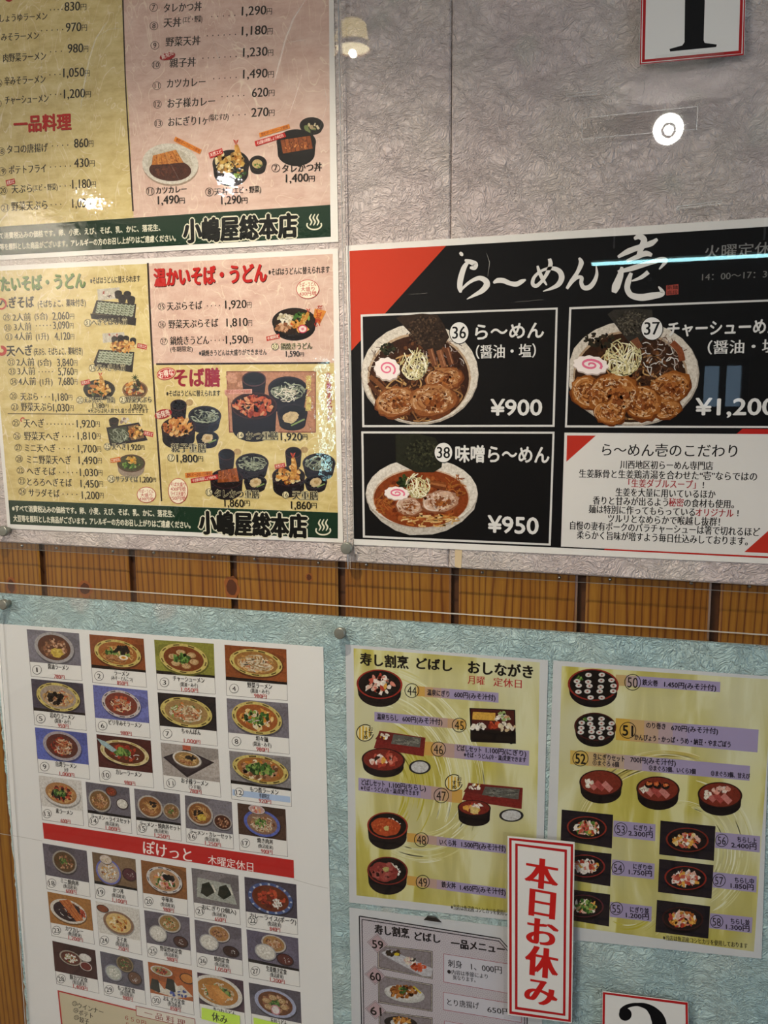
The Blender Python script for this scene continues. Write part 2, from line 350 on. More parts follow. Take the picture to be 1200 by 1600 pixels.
# ------------------------------------------------------------------ the room
D_WP, D_BB = 0.006, 0.004                 # how far the wallpapered panel and the blue backing stand off the boards
def planks():
    gx = [-75, 66, 206, 364, 533, 711, 910, 1121, 1345]; xs = [P(x, 880, 0)[0] for x in gx]
    step = 0.1
    xs = [xs[0] - step * i for i in range(22, 0, -1)] + xs + [xs[-1] + 0.1 * i for i in range(1, 14)]
    v, f, pid = [], [], []; rnd = random.Random(4)
    for a, b in zip(xs[:-1], xs[1:]):
        o = rnd.uniform(0, 9); g = 0.0072; c = 0.002
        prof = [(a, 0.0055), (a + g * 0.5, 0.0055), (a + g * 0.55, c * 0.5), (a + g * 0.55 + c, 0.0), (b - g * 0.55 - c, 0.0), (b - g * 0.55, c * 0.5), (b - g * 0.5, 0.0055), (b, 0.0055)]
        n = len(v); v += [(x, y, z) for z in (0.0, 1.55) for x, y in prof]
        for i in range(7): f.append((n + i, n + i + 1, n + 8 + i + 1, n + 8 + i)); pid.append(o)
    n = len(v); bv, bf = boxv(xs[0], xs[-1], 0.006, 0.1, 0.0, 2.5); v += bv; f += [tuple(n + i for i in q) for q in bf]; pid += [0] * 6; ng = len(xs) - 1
    ob = struct(link('wall_front', v, f, M_WOOD, mats=[M_WOOD, mat('groove dark with shade and varnish', '4A2A12', .45)], midx=[1 if (k % 7) in (0, 1, 5, 6) and k < 7 * ng else 0 for k in range(len(f))])); a = ob.data.attributes.new('plank', 'FLOAT_VECTOR', 'FACE')  # groove faces coloured darker for shade and built-up varnish
    a.data.foreach_set('vector', np.array([(p, 0, p * 1.7) for p in pid], dtype=np.float32).ravel())
    for k, (x, y, r, e) in enumerate(((133, 920, 12, 1.0), (483, 902, 5, 1.2), (362, 918, 11, 1.5), (18, 916, 9, 1.6))):
        X, Z = P(x, y, 0); R = r * 0.00055; rr = random.Random(k)
        for nm, s, m, d in (('knot_ring', 1.5, M_KNOT2, 0.00015), ('knot', 1.0, M_KNOT, 0.0003)):
            pts = [(X + R * s * rr.uniform(0.85, 1.1) * math.cos(t * 0.3307), -d, Z + R * s * e * rr.uniform(0.85, 1.1) * math.sin(t * 0.3307)) for t in range(19)]
            link(nm, pts, [tuple(range(19))], m, ob)
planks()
RXN, RXP, RY, CEIL = -2.9, 2.2, -4.2, 2.5
def zline(p0, p1, dep):                   # Z of a wall line through two photo points, as a function of X
    a, b = P(*p0, dep), P(*p1, dep); return lambda X: a[1] + (b[1] - a[1]) * (X - a[0]) / (b[0] - a[0])
zb = zline((0, 847), (1200, 916), D_WP)
seam = P(705, 180, D_WP)[0]; s2 = P(703, 500, D_WP)[0]
for k, (a, b, a2, b2) in enumerate(((RXN, seam - 0.0006, RXN, s2 - 0.0003), (seam + 0.0006, RXP, s2 + 0.0003, RXP))):
    o = slab('wall_front_upper', [(a, CEIL), (b, CEIL), (b2, zb(b2)), (a2, zb(a2))], -0.0005, D_WP, M_PINK, chamfer=0.0015, mats=[M_PINK, M_PINK]); struct(o)
M_WALL = mat('cream plaster', 'CFC4B4', 0.8); M_FLOOR = mat('brown floor tiles', '6B5444', 0.35); M_CEIL = mat('white ceiling boards', 'D8D4CC', 0.8)
b_ = nd(M_FLOOR, 'ShaderNodeTexBrick', Scale=3.3); b_.inputs['Color1'].default_value = (*lin('6B5444'), 1); b_.inputs['Color2'].default_value = (*lin('75604F'), 1); b_.inputs['Mortar'].default_value = (*lin('3E332B'), 1)
lk(M_FLOOR, objco(M_FLOOR), b_.inputs['Vector']); lk(M_FLOOR, b_.outputs[0], bsdf(M_FLOOR).inputs['Base Color'])
M_DARK = mat('dark stained wall boards', '3A2A1E', 0.6)
def room_box(name, m, *a): v, f = boxv(*a); return struct(link(name, v, f, m))
room_box('floor', M_FLOOR, RXN - .1, RXP + .1, RY - .1, .1, -.1, 0); room_box('ceiling', M_CEIL, RXN - .1, RXP + .1, RY - .1, .1, CEIL, CEIL + .1)
room_box('wall_left', M_WALL, RXN - .1, RXN, RY - .1, .1, 0, CEIL); 
SW = (-2.6, -0.7, 0.5, 2.0)               # added unseen side window for bluish fill: y0, y1, z0, z1
def right_wall():
    v, f = [], []
    for a in ((RY - .1, SW[0], 0, CEIL), (SW[1], .1, 0, CEIL), (SW[0], SW[1], 0, SW[2]), (SW[0], SW[1], SW[3], CEIL)):
        n = len(v); bv, bf = boxv(RXP, RXP + .1, *a); v += bv; f += [tuple(n + i for i in q) for q in bf]
    struct(link('wall_right', v, f, M_WALL)); v, f = [], []; m = (SW[0] + SW[1]) / 2
    for a in ((SW[0], SW[0] + .04, SW[2], SW[3]), (SW[1] - .04, SW[1], SW[2], SW[3]), (SW[0], SW[1], SW[2], SW[2] + .04), (SW[0], SW[1], SW[3] - .04, SW[3]), (m - .02, m + .02, SW[2], SW[3])):
        n = len(v); bv, bf = boxv(RXP + .03, RXP + .07, *a); v += bv; f += [tuple(n + i for i in q) for q in bf]
    struct(link('window_3', v, f, mat('added window frame', 'D0D0CC', .4)))
    L = bpy.data.lights.new('added_window_fill', 'AREA'); L.shape = 'RECTANGLE'; L.size = SW[3] - SW[2]; L.size_y = SW[1] - SW[0]; L.energy = FILL_W; L.color = FILL_C  # area lamp added in the invented window to cool the lower right
    lo = bpy.data.objects.new('added_window_fill', L); COL.objects.link(lo); lo.location = (RXP + .02, m, (SW[2] + SW[3]) / 2); lo.rotation_euler = (0, math.radians(90), 0)
right_wall()
def _win(x0, y0, x1, y1): a, c = mirror(x0, y0, RY), mirror(x1, y1, RY); return (a.x, c.x, c.z, a.z)
WIN = [_win(272, 556, 500, 742), _win(1092, 562, 1168, 645)]
def back_wall():
    v, f = [], []
    xs = [RXN - .1] + [c for w in WIN for c in w[:2]] + [RXP + .1]
    def add(*a):
        n = len(v); bv, bf = boxv(*a); v.extend(bv); f.extend(tuple(n + i for i in q) for q in bf)
    for i in range(0, len(xs), 2): add(xs[i], xs[i + 1], RY - .1, RY, 0, CEIL)
    for x0, x1, z0, z1 in WIN: add(x0, x1, RY - .1, RY, 0, z0); add(x0, x1, RY - .1, RY, z1, CEIL)
    struct(link('wall_back', v, f, M_DARK))
    M_FR = mat('dark bronze window frame', '2E2A28', 0.4, metal=0.4); M_PANE = acrylic('window glass', 0.0, 1.0)
    for k, (x0, x1, z0, z1) in enumerate(WIN):
        t = 0.035; v2, f2 = [], []; mid = (x0 + x1) / 2
        for a in ((x0, x0 + t, z0, z1), (x1 - t, x1, z0, z1), (x0, x1, z0, z0 + t), (x0, x1, z1 - t, z1), (mid - t / 2, mid + t / 2, z0, z1)):
            n = len(v2); bv, bf = boxv(a[0], a[1], RY - .07, RY - .02, a[2], a[3]); v2 += bv; f2 += [tuple(n + i for i in q) for q in bf]
        fr = struct(link('window_%d' % (k + 1), v2, f2, M_FR)); pv, pf = boxv(x0 + t, x1 - t, RY - .05, RY - .046, z0 + t, z1 - t); link('pane', pv, pf, M_PANE, fr)
back_wall()
M_CURT = mat('pale blue grey curtain', 'A8B4C0', 0.8); bsdf(M_CURT).inputs['Transmission Weight'].default_value = 0.35
def curtain(x0, x1, z0, z1, label):
    n = 60; v = []
    for dy in (0, .003):
        for i in range(n + 1):
            x = x0 + (x1 - x0) * i / n; y = RY + .05 + .012 * math.sin(i * 1.05) + dy
            v += [(x, y, z0), (x, y, z1)]
    m = 2 * (n + 1); f = [(2 * i, 2 * i + 2, 2 * i + 3, 2 * i + 1) for i in range(n)] + [(m + 2 * i + 1, m + 2 * i + 3, m + 2 * i + 2, m + 2 * i) for i in range(n)]
    tag(link('curtain', v, f, M_CURT, origin=((x0 + x1) / 2, RY + .05, z0), smooth=True), label, 'curtain')
(cx0, cx1, cz0, cz1) = WIN[0]; w_ = cx1 - cx0
curtain(cx0 - .02, cx0 + w_ * .04, cz0 - .04, cz1 + .04, 'narrow end of the pale curtain at the left of the mirrored window')
curtain(cx0 + w_ * .08, cx0 + w_ * .29, cz0 - .04, cz1 + .04, 'left pale curtain panel of the mirrored window, between two bright gaps')
curtain(cx0 + w_ * .32, cx1 + .02, cz0 - .04, cz1 + .04, 'wide pale curtain panel of the mirrored window, right of the bright gaps')

# ------------------------------------------------------------------ lamps
def emit(name, col, s):
    m = bpy.data.materials.new(name); m.use_nodes = True; m.node_tree.nodes.clear(); e = nd(m, 'ShaderNodeEmission'); o = nd(m, 'ShaderNodeOutputMaterial')
    e.inputs[0].default_value = (*col, 1); e.inputs[1].default_value = s; lk(m, e.outputs[0], o.inputs[0]); return m
def lathe(prof, n=32, cx=0, cy=0, cz=0):
    v = [(cx + r * math.cos(2 * math.pi * i / n), cy + r * math.sin(2 * math.pi * i / n), cz + z) for r, z in prof for i in range(n)]
    f = [(k * n + i, k * n + (i + 1) % n, (k + 1) * n + (i + 1) % n, (k + 1) * n + i) for k in range(len(prof) - 1) for i in range(n)]
    return v, f
M_GOLD = mat('warm brass ring', 'D9A74A', 0.25, metal=1.0); M_GLASS = acrylic('clear lamp glass', 0.0, 1.0); M_WHITE = mat('white lamp enamel', 'E6E4DE', 0.4)
E_HAL = emit('halogen filament glow', (1.0, 0.84, 0.5), 9.0); E_DOWN = emit('downlight lens glow', (1.0, 0.96, 0.90), 22.0); E_BULB = emit('downlight inner glow', (1, .97, .92), 30.0)
def empty(name, loc):
    o = bpy.data.objects.new(name, None); o.location = loc; COL.objects.link(o); return o
def spot_lamp(px, py, Y):
    p = mirror(px, py, Y); r = empty('spot_lamp', p); tag(r, 'small halogen spot lamp mirrored in the acrylic beside the upper menu poster', 'lamp')
    v, f = lathe([(.004, .05), (.012, .045), (.014, .026)]); link('lamp_socket', v, f, M_GOLD, r, smooth=True); v, f = lathe([(.014, .026), (.019, .022), (.0215, .006), (.024, -.004)]); link('glass_shade', v, f, emit('amber lit glass', (1.0, .76, .30), 3.0), r, smooth=True)
    v, f = lathe([(.024, -.003), (.026, -.005), (.026, -.009), (.024, -.011)]); link('rim', v, f, M_GOLD, r, smooth=True)
    v, f = lathe([(.0235, -.009), (.015, -.0105), (.001, -.011)]); link('cover_glass', v, f, emit('lit warm glass', (1.0, .84, .50), 7.0), r)
    v, f = lathe([(.001, -.004), (.006, -.002), (.008, .01), (.006, .024), (.001, .03)], 16); link('bulb', v, f, E_HAL, r, smooth=True)
    v, f = lathe([(.003, .05), (.003, CEIL - p.z)], 10); link('stem', v, f, M_WHITE, r); v, f = lathe([(.001, CEIL - p.z - .02), (.03, CEIL - p.z - .018), (.03, CEIL - p.z)], 20); link('ceiling_cap', v, f, M_WHITE, r)
    L = bpy.data.lights.new('halogen_light', 'SPOT'); L.energy = SPOT_W; L.color = SPOT_C; L.spot_size = math.radians(128); L.spot_blend = 0.95; L.shadow_soft_size = .005
    lo = bpy.data.objects.new('halogen_light', L); COL.objects.link(lo); lo.parent = r; lo.location = (0, 0, -.016); lo.rotation_euler = (math.radians(8), 0, 0)
spot_lamp(552, 66, -.40)
def downlight(px, py, label, w, k=1.0, tilt=0):
    d = ray(px, py); Y = -(0.011 + (CEIL - .004 - P(px, py, .011)[1]) / d.z * d.y); p = mirror(px, py, Y); p.z = CEIL; r = empty('ceiling_downlight', p); r.rotation_euler = (math.radians(tilt), 0, 0); tag(r, label, 'ceiling light', 'ceiling downlights')
    def lt(prof, n=32): return lathe([(a * k, b) for a, b in prof], n)
    v, f = lt([(.085, -.001), (.085, -.006), (.066, -.008)]); link('trim_ring', v, f, M_WHITE, r)
    if tilt: v, f = lt([(.08, .0), (.07, .06), (.03, .075), (.001, .076)]); link('lamp_housing', v, f, M_WHITE, r, smooth=True); r.location.z -= .07; v, f = lathe([(.012, .06), (.012, .1)], 12); link('swivel', v, f, M_STEEL, r)
    v, f = lt([(.066, -.006), (.026, -.004)]); link('lens', v, f, E_DOWN, r); v, f = lt([(.034, -.036), (.034, -.040), (.020, -.040), (.020, -.036)], 24); link('bulb_collar', v, f, M_STEEL, r); v, f = lt([(.022, -.012), (.001, -.0135)], 24); link('lamp_bulb', v, f, E_BULB, r)
    L = bpy.data.lights.new('downlight_beam', 'AREA'); L.shape = 'DISK'; L.size = .12 * k; L.energy = w; L.color = DOWN_C
    lo = bpy.data.objects.new('downlight_beam', L); COL.objects.link(lo); lo.parent = r; lo.location = (0, 0, -.03)
downlight(1045, 172, 'round white ceiling spotlight mirrored under the numeral one card', DOWN_W * 0.09, .8, 68)
downlight(355, 275, 'ceiling downlight mirrored as a blotch over the tempura bowl picture', DOWN_W, .28)
downlight(143, 309, 'ceiling downlight mirrored as a blotch over the snack price list', DOWN_W, .28)
def tube():
    a, b = mirror(925, 413, -3.4), mirror(1230, 398, -3.4); b.z = a.z; r = empty('fluorescent_tube_light', a); tag(r, 'long fluorescent tube mirrored as a bright line across the ramen poster', 'ceiling light')
    L = b.x - a.x; n = 16
    v = [(x, .008 * math.cos(2 * math.pi * i / n), .008 * math.sin(2 * math.pi * i / n)) for x in (0, L) for i in range(n)]; link('tube', v, [(i, (i + 1) % n, n + (i + 1) % n, n + i) for i in range(n)], emit('cool tube glow', (.45, .92, 1.0), TUBE_E), r)
    bv, bf = boxv(-.03, L + .03, -.02, .02, .012, .04); link('batten', bv, bf, M_DARK, r)
    for x in (.1, L - .1): bv, bf = boxv(x - .004, x + .004, -.004, .004, .07, CEIL - a.z); link('hanger_rod', bv, bf, M_WHITE, r)
tube()
def wall_strip():
    a, c = mirror(505, 565, RY + .06), mirror(505, 738, RY + .06); r = empty('strip_light', (a.x, RY + .04, c.z)); tag(r, 'upright strip light on the back wall, mirrored over the soba poster', 'wall light'); h = a.z - c.z
    v, f = lathe([(.012, 0), (.012, h)], 14); link('tube', v, f, emit('pale cyan tube glow', (.50, .93, 1.0), TUBE_E), r); bv, bf = boxv(-.02, .02, -.038, -.016, -.03, h + .03); link('batten', bv, bf, M_WHITE, r)
wall_strip()

# ------------------------------------------------------------------ printed pictures
BK = '1A1612'
NOO = ['D9B071', 'C99A58', 'E5C48C', 'B9884A']; GRN = ['3F6B2A', '5E8B3A', '2F5222', '86A552']; PORK = ['B98A66', 'A06E4B', 'CFA685', '8A5638']
DK = ['1E1813', '2B2119', '15110E']; RED = ['A83A22', 'C2502E', '8A2A1A']; WHT = ['EDE6D6', 'DCD2BE', 'F4F0E6']; FRY = ['C98A3C', 'B06A26', 'DDA655', '8F4F1C']
SOBA = ['7C8370', '98A08A', '5E6657', 'AAB29C']; FISH = ['C25A48', 'D98A78', 'B0402F', 'E3B8A6']; RICE = ['E9E6DC', 'DAD6C9', 'F3F1EA']
def bowl(b, cx, cy, rx, ry, rim, soup, rnd, wall=None, depth=0, rimw=0.14, deco=None, rot=0):
    if wall:
        b.el(cx, cy + depth, rx * .94, ry * .98, wall, rot); k = rx * .985
        b.poly([(cx - k, cy), (cx + k, cy), (cx + rx * .93, cy + depth), (cx - rx * .93, cy + depth)], wall)
    b.el(cx, cy, rx, ry, rim, rot, n=34)
    if deco:
        for i in range(9):
            a = i * 40 + rnd.uniform(-8, 8); b.ring(cx, cy, rx * .95, ry * .95, rx * .05, deco, rot, 4, a, a + 17)
    b.el(cx, cy, rx * (1 - rimw), ry * (1 - rimw), soup, rot, n=34)
def pork(b, cx, cy, rx, ry, rnd, c=('B07A4C', '94582E', '6E3A1C', 'D0A47C'), rot=0):
    b.el(cx + rx * .03, cy + ry * .09, rx, ry, c[2], rot, jit=.10, rnd=rnd); b.el(cx, cy, rx * .97, ry * .93, c[1], rot, jit=.09, rnd=rnd); b.el(cx - rx * .04, cy - ry * .04, rx * .86, ry * .8, c[0], rot, jit=.08, rnd=rnd)
    for i in range(4): b.ring(cx + rnd.uniform(-.1, .1) * rx, cy, rx * (.84 - .18 * i), ry * (.82 - .18 * i), rx * rnd.uniform(.04, .09), (c[3], c[1], c[2], c[3])[i], rot + rnd.uniform(-15, 15), 18, rnd.uniform(0, 180), rnd.uniform(200, 360))
    b.bits(cx, cy, rx * .8, ry * .78, int(14 + rx * 1.6), [c[1], c[3], c[0], c[2]], max(.7, rx * .085), rnd)
    if rx > 15: b.strands(cx, cy, rx * .8, ry * .75, int(rx * 1.5), ['E8CDAA', 'D9B58C', 'F0DEC6', c[2], c[2]], .8, rx * .22, rnd, rot + 20, 50); b.bits(cx + rx * .15, cy + ry * .1, rx * .4, ry * .35, int(rx), [c[2], '8A4A20', 'A8642E'], rx * .1, rnd)
def naruto(b, cx, cy, rx, ry, rot=0):
    n = 44; c, s = math.cos(math.radians(rot)), math.sin(math.radians(rot)); o = []
    for i in range(n):
        a = 2 * math.pi * i / n; k = 1 + .06 * math.cos(11 * a); x, y = rx * k * math.cos(a), ry * k * math.sin(a); o.append((cx + x * c - y * s, cy + x * s + y * c))
    b.poly([(x, y + ry * .16) for x, y in o], 'B9A79C'); b.poly(o, 'F0E4DE'); sp = []
    for i in range(26):
        a = i * .42 + 2.6; r = .07 + .62 * i / 26; x, y = rx * r * math.cos(a), ry * r * math.sin(a); sp.append((cx + x * c - y * s, cy + x * s + y * c))
    b.rib(sp, [rx * .10 + rx * .05 * i / 26 for i in range(26)], 'E0708E', smooth=False)
def circle_pts(cx, cy, r, n=20): return [(cx + r * math.cos(i * 6.2832 / n), cy + r * math.sin(i * 6.2832 / n)) for i in range(n)]
def content(b, kind, cx, cy, rx, ry, rnd):
    for c in kind:
        if c == 'n': b.strands(cx, cy, rx * .8, ry * .75, int(8 + rx * 1.2), NOO, max(.6, rx * .05), rx * .8, rnd)
        elif c == 'N': b.strands(cx, cy, rx * .6, ry * .6, int(8 + rx), ['C9A27A', 'A97A54', 'E0C7A5', 'B9673F'], max(.6, rx * .06), rx * .6, rnd)
        elif c == 'g': b.bits(cx - rx * .1, cy - ry * .05, rx * .38, ry * .36, int(10 + rx), GRN, max(.7, rx * .10), rnd)
        elif c == 'G': b.bits(cx, cy - ry * .05, rx * .6, ry * .5, int(16 + rx), GRN + ['24401A'], max(.8, rx * .11), rnd)
        elif c == 'd': b.bits(cx + rx * .3, cy - ry * .35, rx * .36, ry * .3, 14, DK, max(.8, rx * .16), rnd)
        elif c == 'D': b.bits(cx - rx * .15, cy + ry * .1, rx * .45, ry * .45, 26, DK, max(.8, rx * .15), rnd)
        elif c == 'p':
            for dx, dy in ((-.35, .35), (.1, .5)): pork(b, cx + rx * dx, cy + ry * dy, rx * .3, ry * .26, rnd)
        elif c == 'P':
            for i in range(6): a = i * 1.05 + .3; pork(b, cx + rx * .55 * math.cos(a), cy + ry * .55 * math.sin(a), rx * .24, ry * .24, rnd, ('C9A878', 'A98250', '8A6236', 'DCC49C'))
        elif c == 'e': b.el(cx + rx * .3, cy + ry * .3, rx * .24, ry * .22, 'EDE0C8'); b.el(cx + rx * .3, cy + ry * .3, rx * .13, ry * .11, 'D9962C')
        elif c == 'y': b.el(cx + rx * .15, cy + ry * .35, rx * .4, ry * .35, 'CDB045', jit=.18, rnd=rnd); b.bits(cx + rx * .15, cy + ry * .35, rx * .3, ry * .25, 9, ['DCC566', 'B89A38'], rx * .1, rnd)
        elif c == 'm': b.bits(cx, cy, rx * .78, ry * .72, int(26 + rx * 1.5), PORK + ['6B4428'], max(.8, rx * .12), rnd)
        elif c == 'r': b.bits(cx, cy, rx * .7, ry * .7, int(20 + rx), RED + ['5A1A12'], max(.8, rx * .12), rnd)
        elif c == 'w': b.bits(cx, cy, rx * .7, ry * .7, int(24 + rx * 1.5), RICE, max(.7, rx * .10), rnd)
        elif c == 'o': b.bits(cx, cy, rx * .74, ry * .72, int(24 + rx * 1.2), ['D9A24A', 'C9822E', 'E8CC8A', 'B8682A', 'EBDDB8'], max(.8, rx * .13), rnd)
        elif c == 'f': b.bits(cx, cy, rx * .75, ry * .75, int(22 + rx), FRY, max(.8, rx * .14), rnd)
        elif c == 's': b.strands(cx, cy, rx * .8, ry * .75, int(14 + rx), SOBA, max(.5, rx * .05), rx, rnd)
        elif c == 'l': b.strands(cx, cy, rx * .75, ry * .7, int(12 + rx), ['D8CBB0', 'C9B898', 'E0D6C0', 'B09C78', '9A7C50'], max(.5, rx * .05), rx * .6, rnd)
        elif c == 'v': b.bits(cx, cy, rx * .7, ry * .7, int(20 + rx), GRN + ['D9CFA8', 'B7A06C', 'C4763A'], max(.8, rx * .13), rnd)
        elif c == 'F': b.bits(cx, cy, rx * .7, ry * .68, int(12 + rx * .7), FISH + ['F0E3DA', 'E2A84A', 'EDE6DA'], max(1, rx * .19), rnd, .7)
        elif c == 'h': b.strands(cx + rx * .1, cy, rx * .7, ry * .6, 9, ['EDEAE4', 'BFB9B4'], max(.5, rx * .03), rx * .3, rnd)
def cutlet(b, q, rnd, n=6, c=('B4602A', 'CB7A3A', '8E4318', '6E3212')):
    b.poly(q, c[2]); L = lambda p, r, t: (p[0] + (r[0] - p[0]) * t, p[1] + (r[1] - p[1]) * t)
    for i in range(n):
        t0, t1 = i / n + .012, (i + 1) / n - .012
        b.poly([L(q[0], q[1], t0), L(q[0], q[1], t1), L(q[3], q[2], t1), L(q[3], q[2], t0)], c[i % 2], up=1)
    cx, cy = sum(p[0] for p in q) / 4, sum(p[1] for p in q) / 4; rx = (max(p[0] for p in q) - min(p[0] for p in q)) * .42; ry = (max(p[1] for p in q) - min(p[1] for p in q)) * .36
    b.bits(cx, cy, rx, ry, int(rx * 3), list(c) + ['D98E4C'], max(.6, rx * .07), rnd)
def prawn(b, x, y, x2, y2, w, rnd):
    b.rib([(x, y), ((x + x2) / 2 + w * .3, (y + y2) / 2), (x2, y2)], [w * .7, w, w * .6], 'C98F3E'); mx, my = (x + x2) / 2, (y + y2) / 2
    b.bits(mx, my, w * .5, abs(y2 - y) * .4, 22, ['D9AA5C', 'B5752C', 'E5C07C'], w * .28, rnd)
    for d in (-.5, .4): b.poly([(x2, y2 + w * .2), (x2 + d * w * 1.1, y2 - w * .9), (x2 + d * w * .2, y2 - w * .7)], 'C2452A')
def cup(b, cx, cy, rx, ry, h, col='1C1718', rim='4A2A28', inn='0E0C0D'):
    b.poly([(cx - rx, cy), (cx + rx, cy), (cx + rx * .85, cy + h), (cx - rx * .85, cy + h)], col); b.el(cx, cy + h, rx * .85, ry * .7, col); b.el(cx, cy, rx, ry, rim); b.el(cx, cy, rx * .9, ry * .86, inn)
def label_tag(b, q, bg, s, col='F6E9DA', h=None):
    b.poly(q, bg); (x0, y0), (x1, y1), (x2, y2), (x3, y3) = q
    A, B = b.map((x0 + x3) / 2, (y0 + y3) / 2), b.map((x1 + x2) / 2, (y1 + y2) / 2); sl = (B[1] - A[1]) / (B[0] - A[0]); m = (x1 - x0) * .06
    yy = (y0 + y3) / 2 + (y1 - y0) * .06
    b.text((x0 + x3) / 2 + m, yy, (x1 + x2) / 2 - m, h or abs(y3 - y0) * .66, s, col, .01, slope=sl)
def spread(b, pts, col, r=1): b.poly(pts, col)

def onsen(b, cx, cy, w, col):
    b.ring(cx, cy + w * .22, w * .5, w * .33, w * .09, col, 0, 20, -25, 205)
    for k in (-.22, 0, .22): b.rib([(cx + k * w - w * .05, cy + w * .25), (cx + k * w + w * .06, cy + w * .02), (cx + k * w - w * .06, cy - w * .22), (cx + k * w + w * .05, cy - w * .46)], [w * .05, w * .1, w * .1, w * .05], col)
def row(sh, name, ring=None, segs=(), dots=None, price=None, h=13, ringr=6.6):
    b = Ink(sh); sh.k = 150 if name == 'dish_caption' else 12
    if ring: b.num(ring[0], ring[1], ringr, ring[2], w=.8, off=.012)
    for (x, y, x2, hh, s) in segs: b.text(x, y, x2, hh, s, BK, .006, heavy=.010)
    if dots: b.dots(*dots)
    if price: x, y, x1, x2, s = price; b.price(x, y, x1, x2, h, s)
    return b.build(name, sh.o)

# ------------------------------------------------------------------ upper laminated menu posters
DP = D_WP + 0.0009
A = Sheet('menu_poster', [(-60, -90), (519, -120), (528.6, 378), (-35, 408)], DP, .0006, M_PAPER, 'upper laminated menu poster of noodle and rice bowl prices, above the soba poster', 'poster')
def field(sh, name, q, m, lv, parent=None):
    pts = [P(x, y, sh.dep + lv * EPS) for x, y in q]; n = len(pts)
    v = [(x, -(sh.dep + lv * EPS), z) for x, z in pts]
    return link(name, v, [tuple(range(n))], m, parent or sh.o, sh.org)
field(A, 'yellow_field', [(-60, -70), (191, -90), (192, 0), (195, 98), (201, 165), (208, 328), (209, 342), (-35, 357)], M_WY, 3)
field(A, 'pink_field', [(191, -90), (511, -100), (514, 0), (516, 321), (209, 342), (208, 328), (201, 165), (195, 98), (192, 0)], M_WP, 3)
b = Ink(A); A.k = 8; b.rib([(191, -90), (192, 0), (195, 98), (198, 165), (208, 330)], [2.4, 2.4, 2, 2, 2.6], '2A1812'); b.build('divider_line', A.o)
b = Ink(A); A.k = 5; b.poly([(-35, 356.5), (516, 320), (517, 370), (-35, 401)], '14301F'); b.build('green_banner', A.o)
ROWS_A = [
 (None, [(0, 29, 74, 12, 'しょうゆラーメン')], (79, 15.5, 97, 4), (101, 10.5, 125, 135, '830')),
 (None, [(2, 58.5, 61, 12, 'みそラーメン')], (65, 48, 98, 5), (103, 43, 127, 136, '970')),
 (None, [(5, 91, 72, 13, '肉野菜ラーメン')], (79, 81, 96, 3), (106, 76, 130, 138, '980')),
 ((-3, 130, '16'), [(7, 127, 71, 13, '辛みそラーメン')], (78, 117, 94, 3), (99, 114, 132, 140, '1,050')),
 ((-4, 162, '17'), [(8, 157, 76, 13, 'チャーシューメン')], (79, 148, 95, 3), (100, 147, 133, 142, '1,200')),
 ((1.5, 237, '18'), [(11, 234, 75, 13, 'タコの唐揚げ')], (82, 228, 106, 4), (116, 224, 138, 146, '860')),
 ((3, 268, '19'), [(14, 266, 72, 13, 'ポテトフライ')], (79, 261, 110, 5), (116, 255, 139, 148, '430')),
 ((5, 298, '20'), [(18, 296, 50, 13, '天ぷら'), (51, 294, 90, 10, '(エビ・野菜)')], (94, 291, 110, 3), (113, 288, 142, 150, '1,180')),
 ((8, 325, '21'), [(18, 323, 74, 14, '野菜天ぷら')], (80, 320, 95, 3), (113, 318, 142, 150, '1,030')),
 ((240, 11.7, '7'), [(256, 13, 315, 14, 'タレかつ丼')], None, None),
 ((240.6, 40.5, '8'), [(256, 36, 283, 14, '天丼'), (286, 31, 316, 10, '(エビ・野菜)')], (331, 26, 367, 5), (378, 17.5, 416, 425, '1,290')),
 ((242, 71, '9'), [(259, 66, 313, 14, '野菜天丼')], (324, 56, 368, 6), (378, 48.5, 417, 426, '1,180')),
 ((244, 101.5, '10'), [(265, 99, 306, 14, '親子丼')], (317, 91, 369, 7), (380, 82, 418, 427, '1,230')),
 ((245, 134, '11'), [(261, 131, 321, 14, 'カツカレー')], (334, 123, 369, 5), (380, 116, 418, 428, '1,490')),
 ((246, 163, '12'), [(262, 162, 336, 14, 'お子様カレー')], (347, 151, 381, 5), (394, 145, 419, 429, '620')),
 ((247.5, 193, '13'), [(263, 191, 325, 14, 'おにぎり1ヶ'), (326.5, 184, 357, 10, '(塩むすび)')], (364, 180, 383, 3), (393, 176, 419.5, 429, '270'))]
for r in ROWS_A: row(A, 'menu_row', *r, h=14)
def heading(sh, x, y, x2, h, s, col, shadow, off, sd, halo=None):
    b = Ink(sh); sh.k = 14
    if halo: b.text(x, y, x2, h, s, halo[0], off + halo[1])
    if shadow: b.text(x + sd, y + sd, x2 + sd, h, s, shadow, off + .012)
    b.text(x, y, x2, h, s, col, off, heavy=.012); return b
heading(A, 22, 195, 111, 24, '一品料理', 'B5201C', '5A1410', .035, .5).build('title_lettering', A.o)
b = Ink(A); A.k = 14; b.el(14, -2, 6, 5, 'A5201C'); b.build('title_lettering', A.o)
def notice(sh, x1, y1, x1e, x2, y2, x2e, h, full):
    b = Ink(sh); sh.k = 14; c = 'D9D4BC'
    b.text(x1, y1, x1e, h, full[0], c, .022); b.text(x2, y2, x2e, h, full[1], c, .022); return b.build('allergy_notice', sh.o)
notice(A, -21, 370, 251, -13, 387, 275, 9.5, ('※すべて消費税込みの価格です。卵、小麦、えび、そば、乳、かに、落花生、', '大豆等を原料とした商品がございます。アレルギーの方のお召し上がりはご遠慮ください。'))
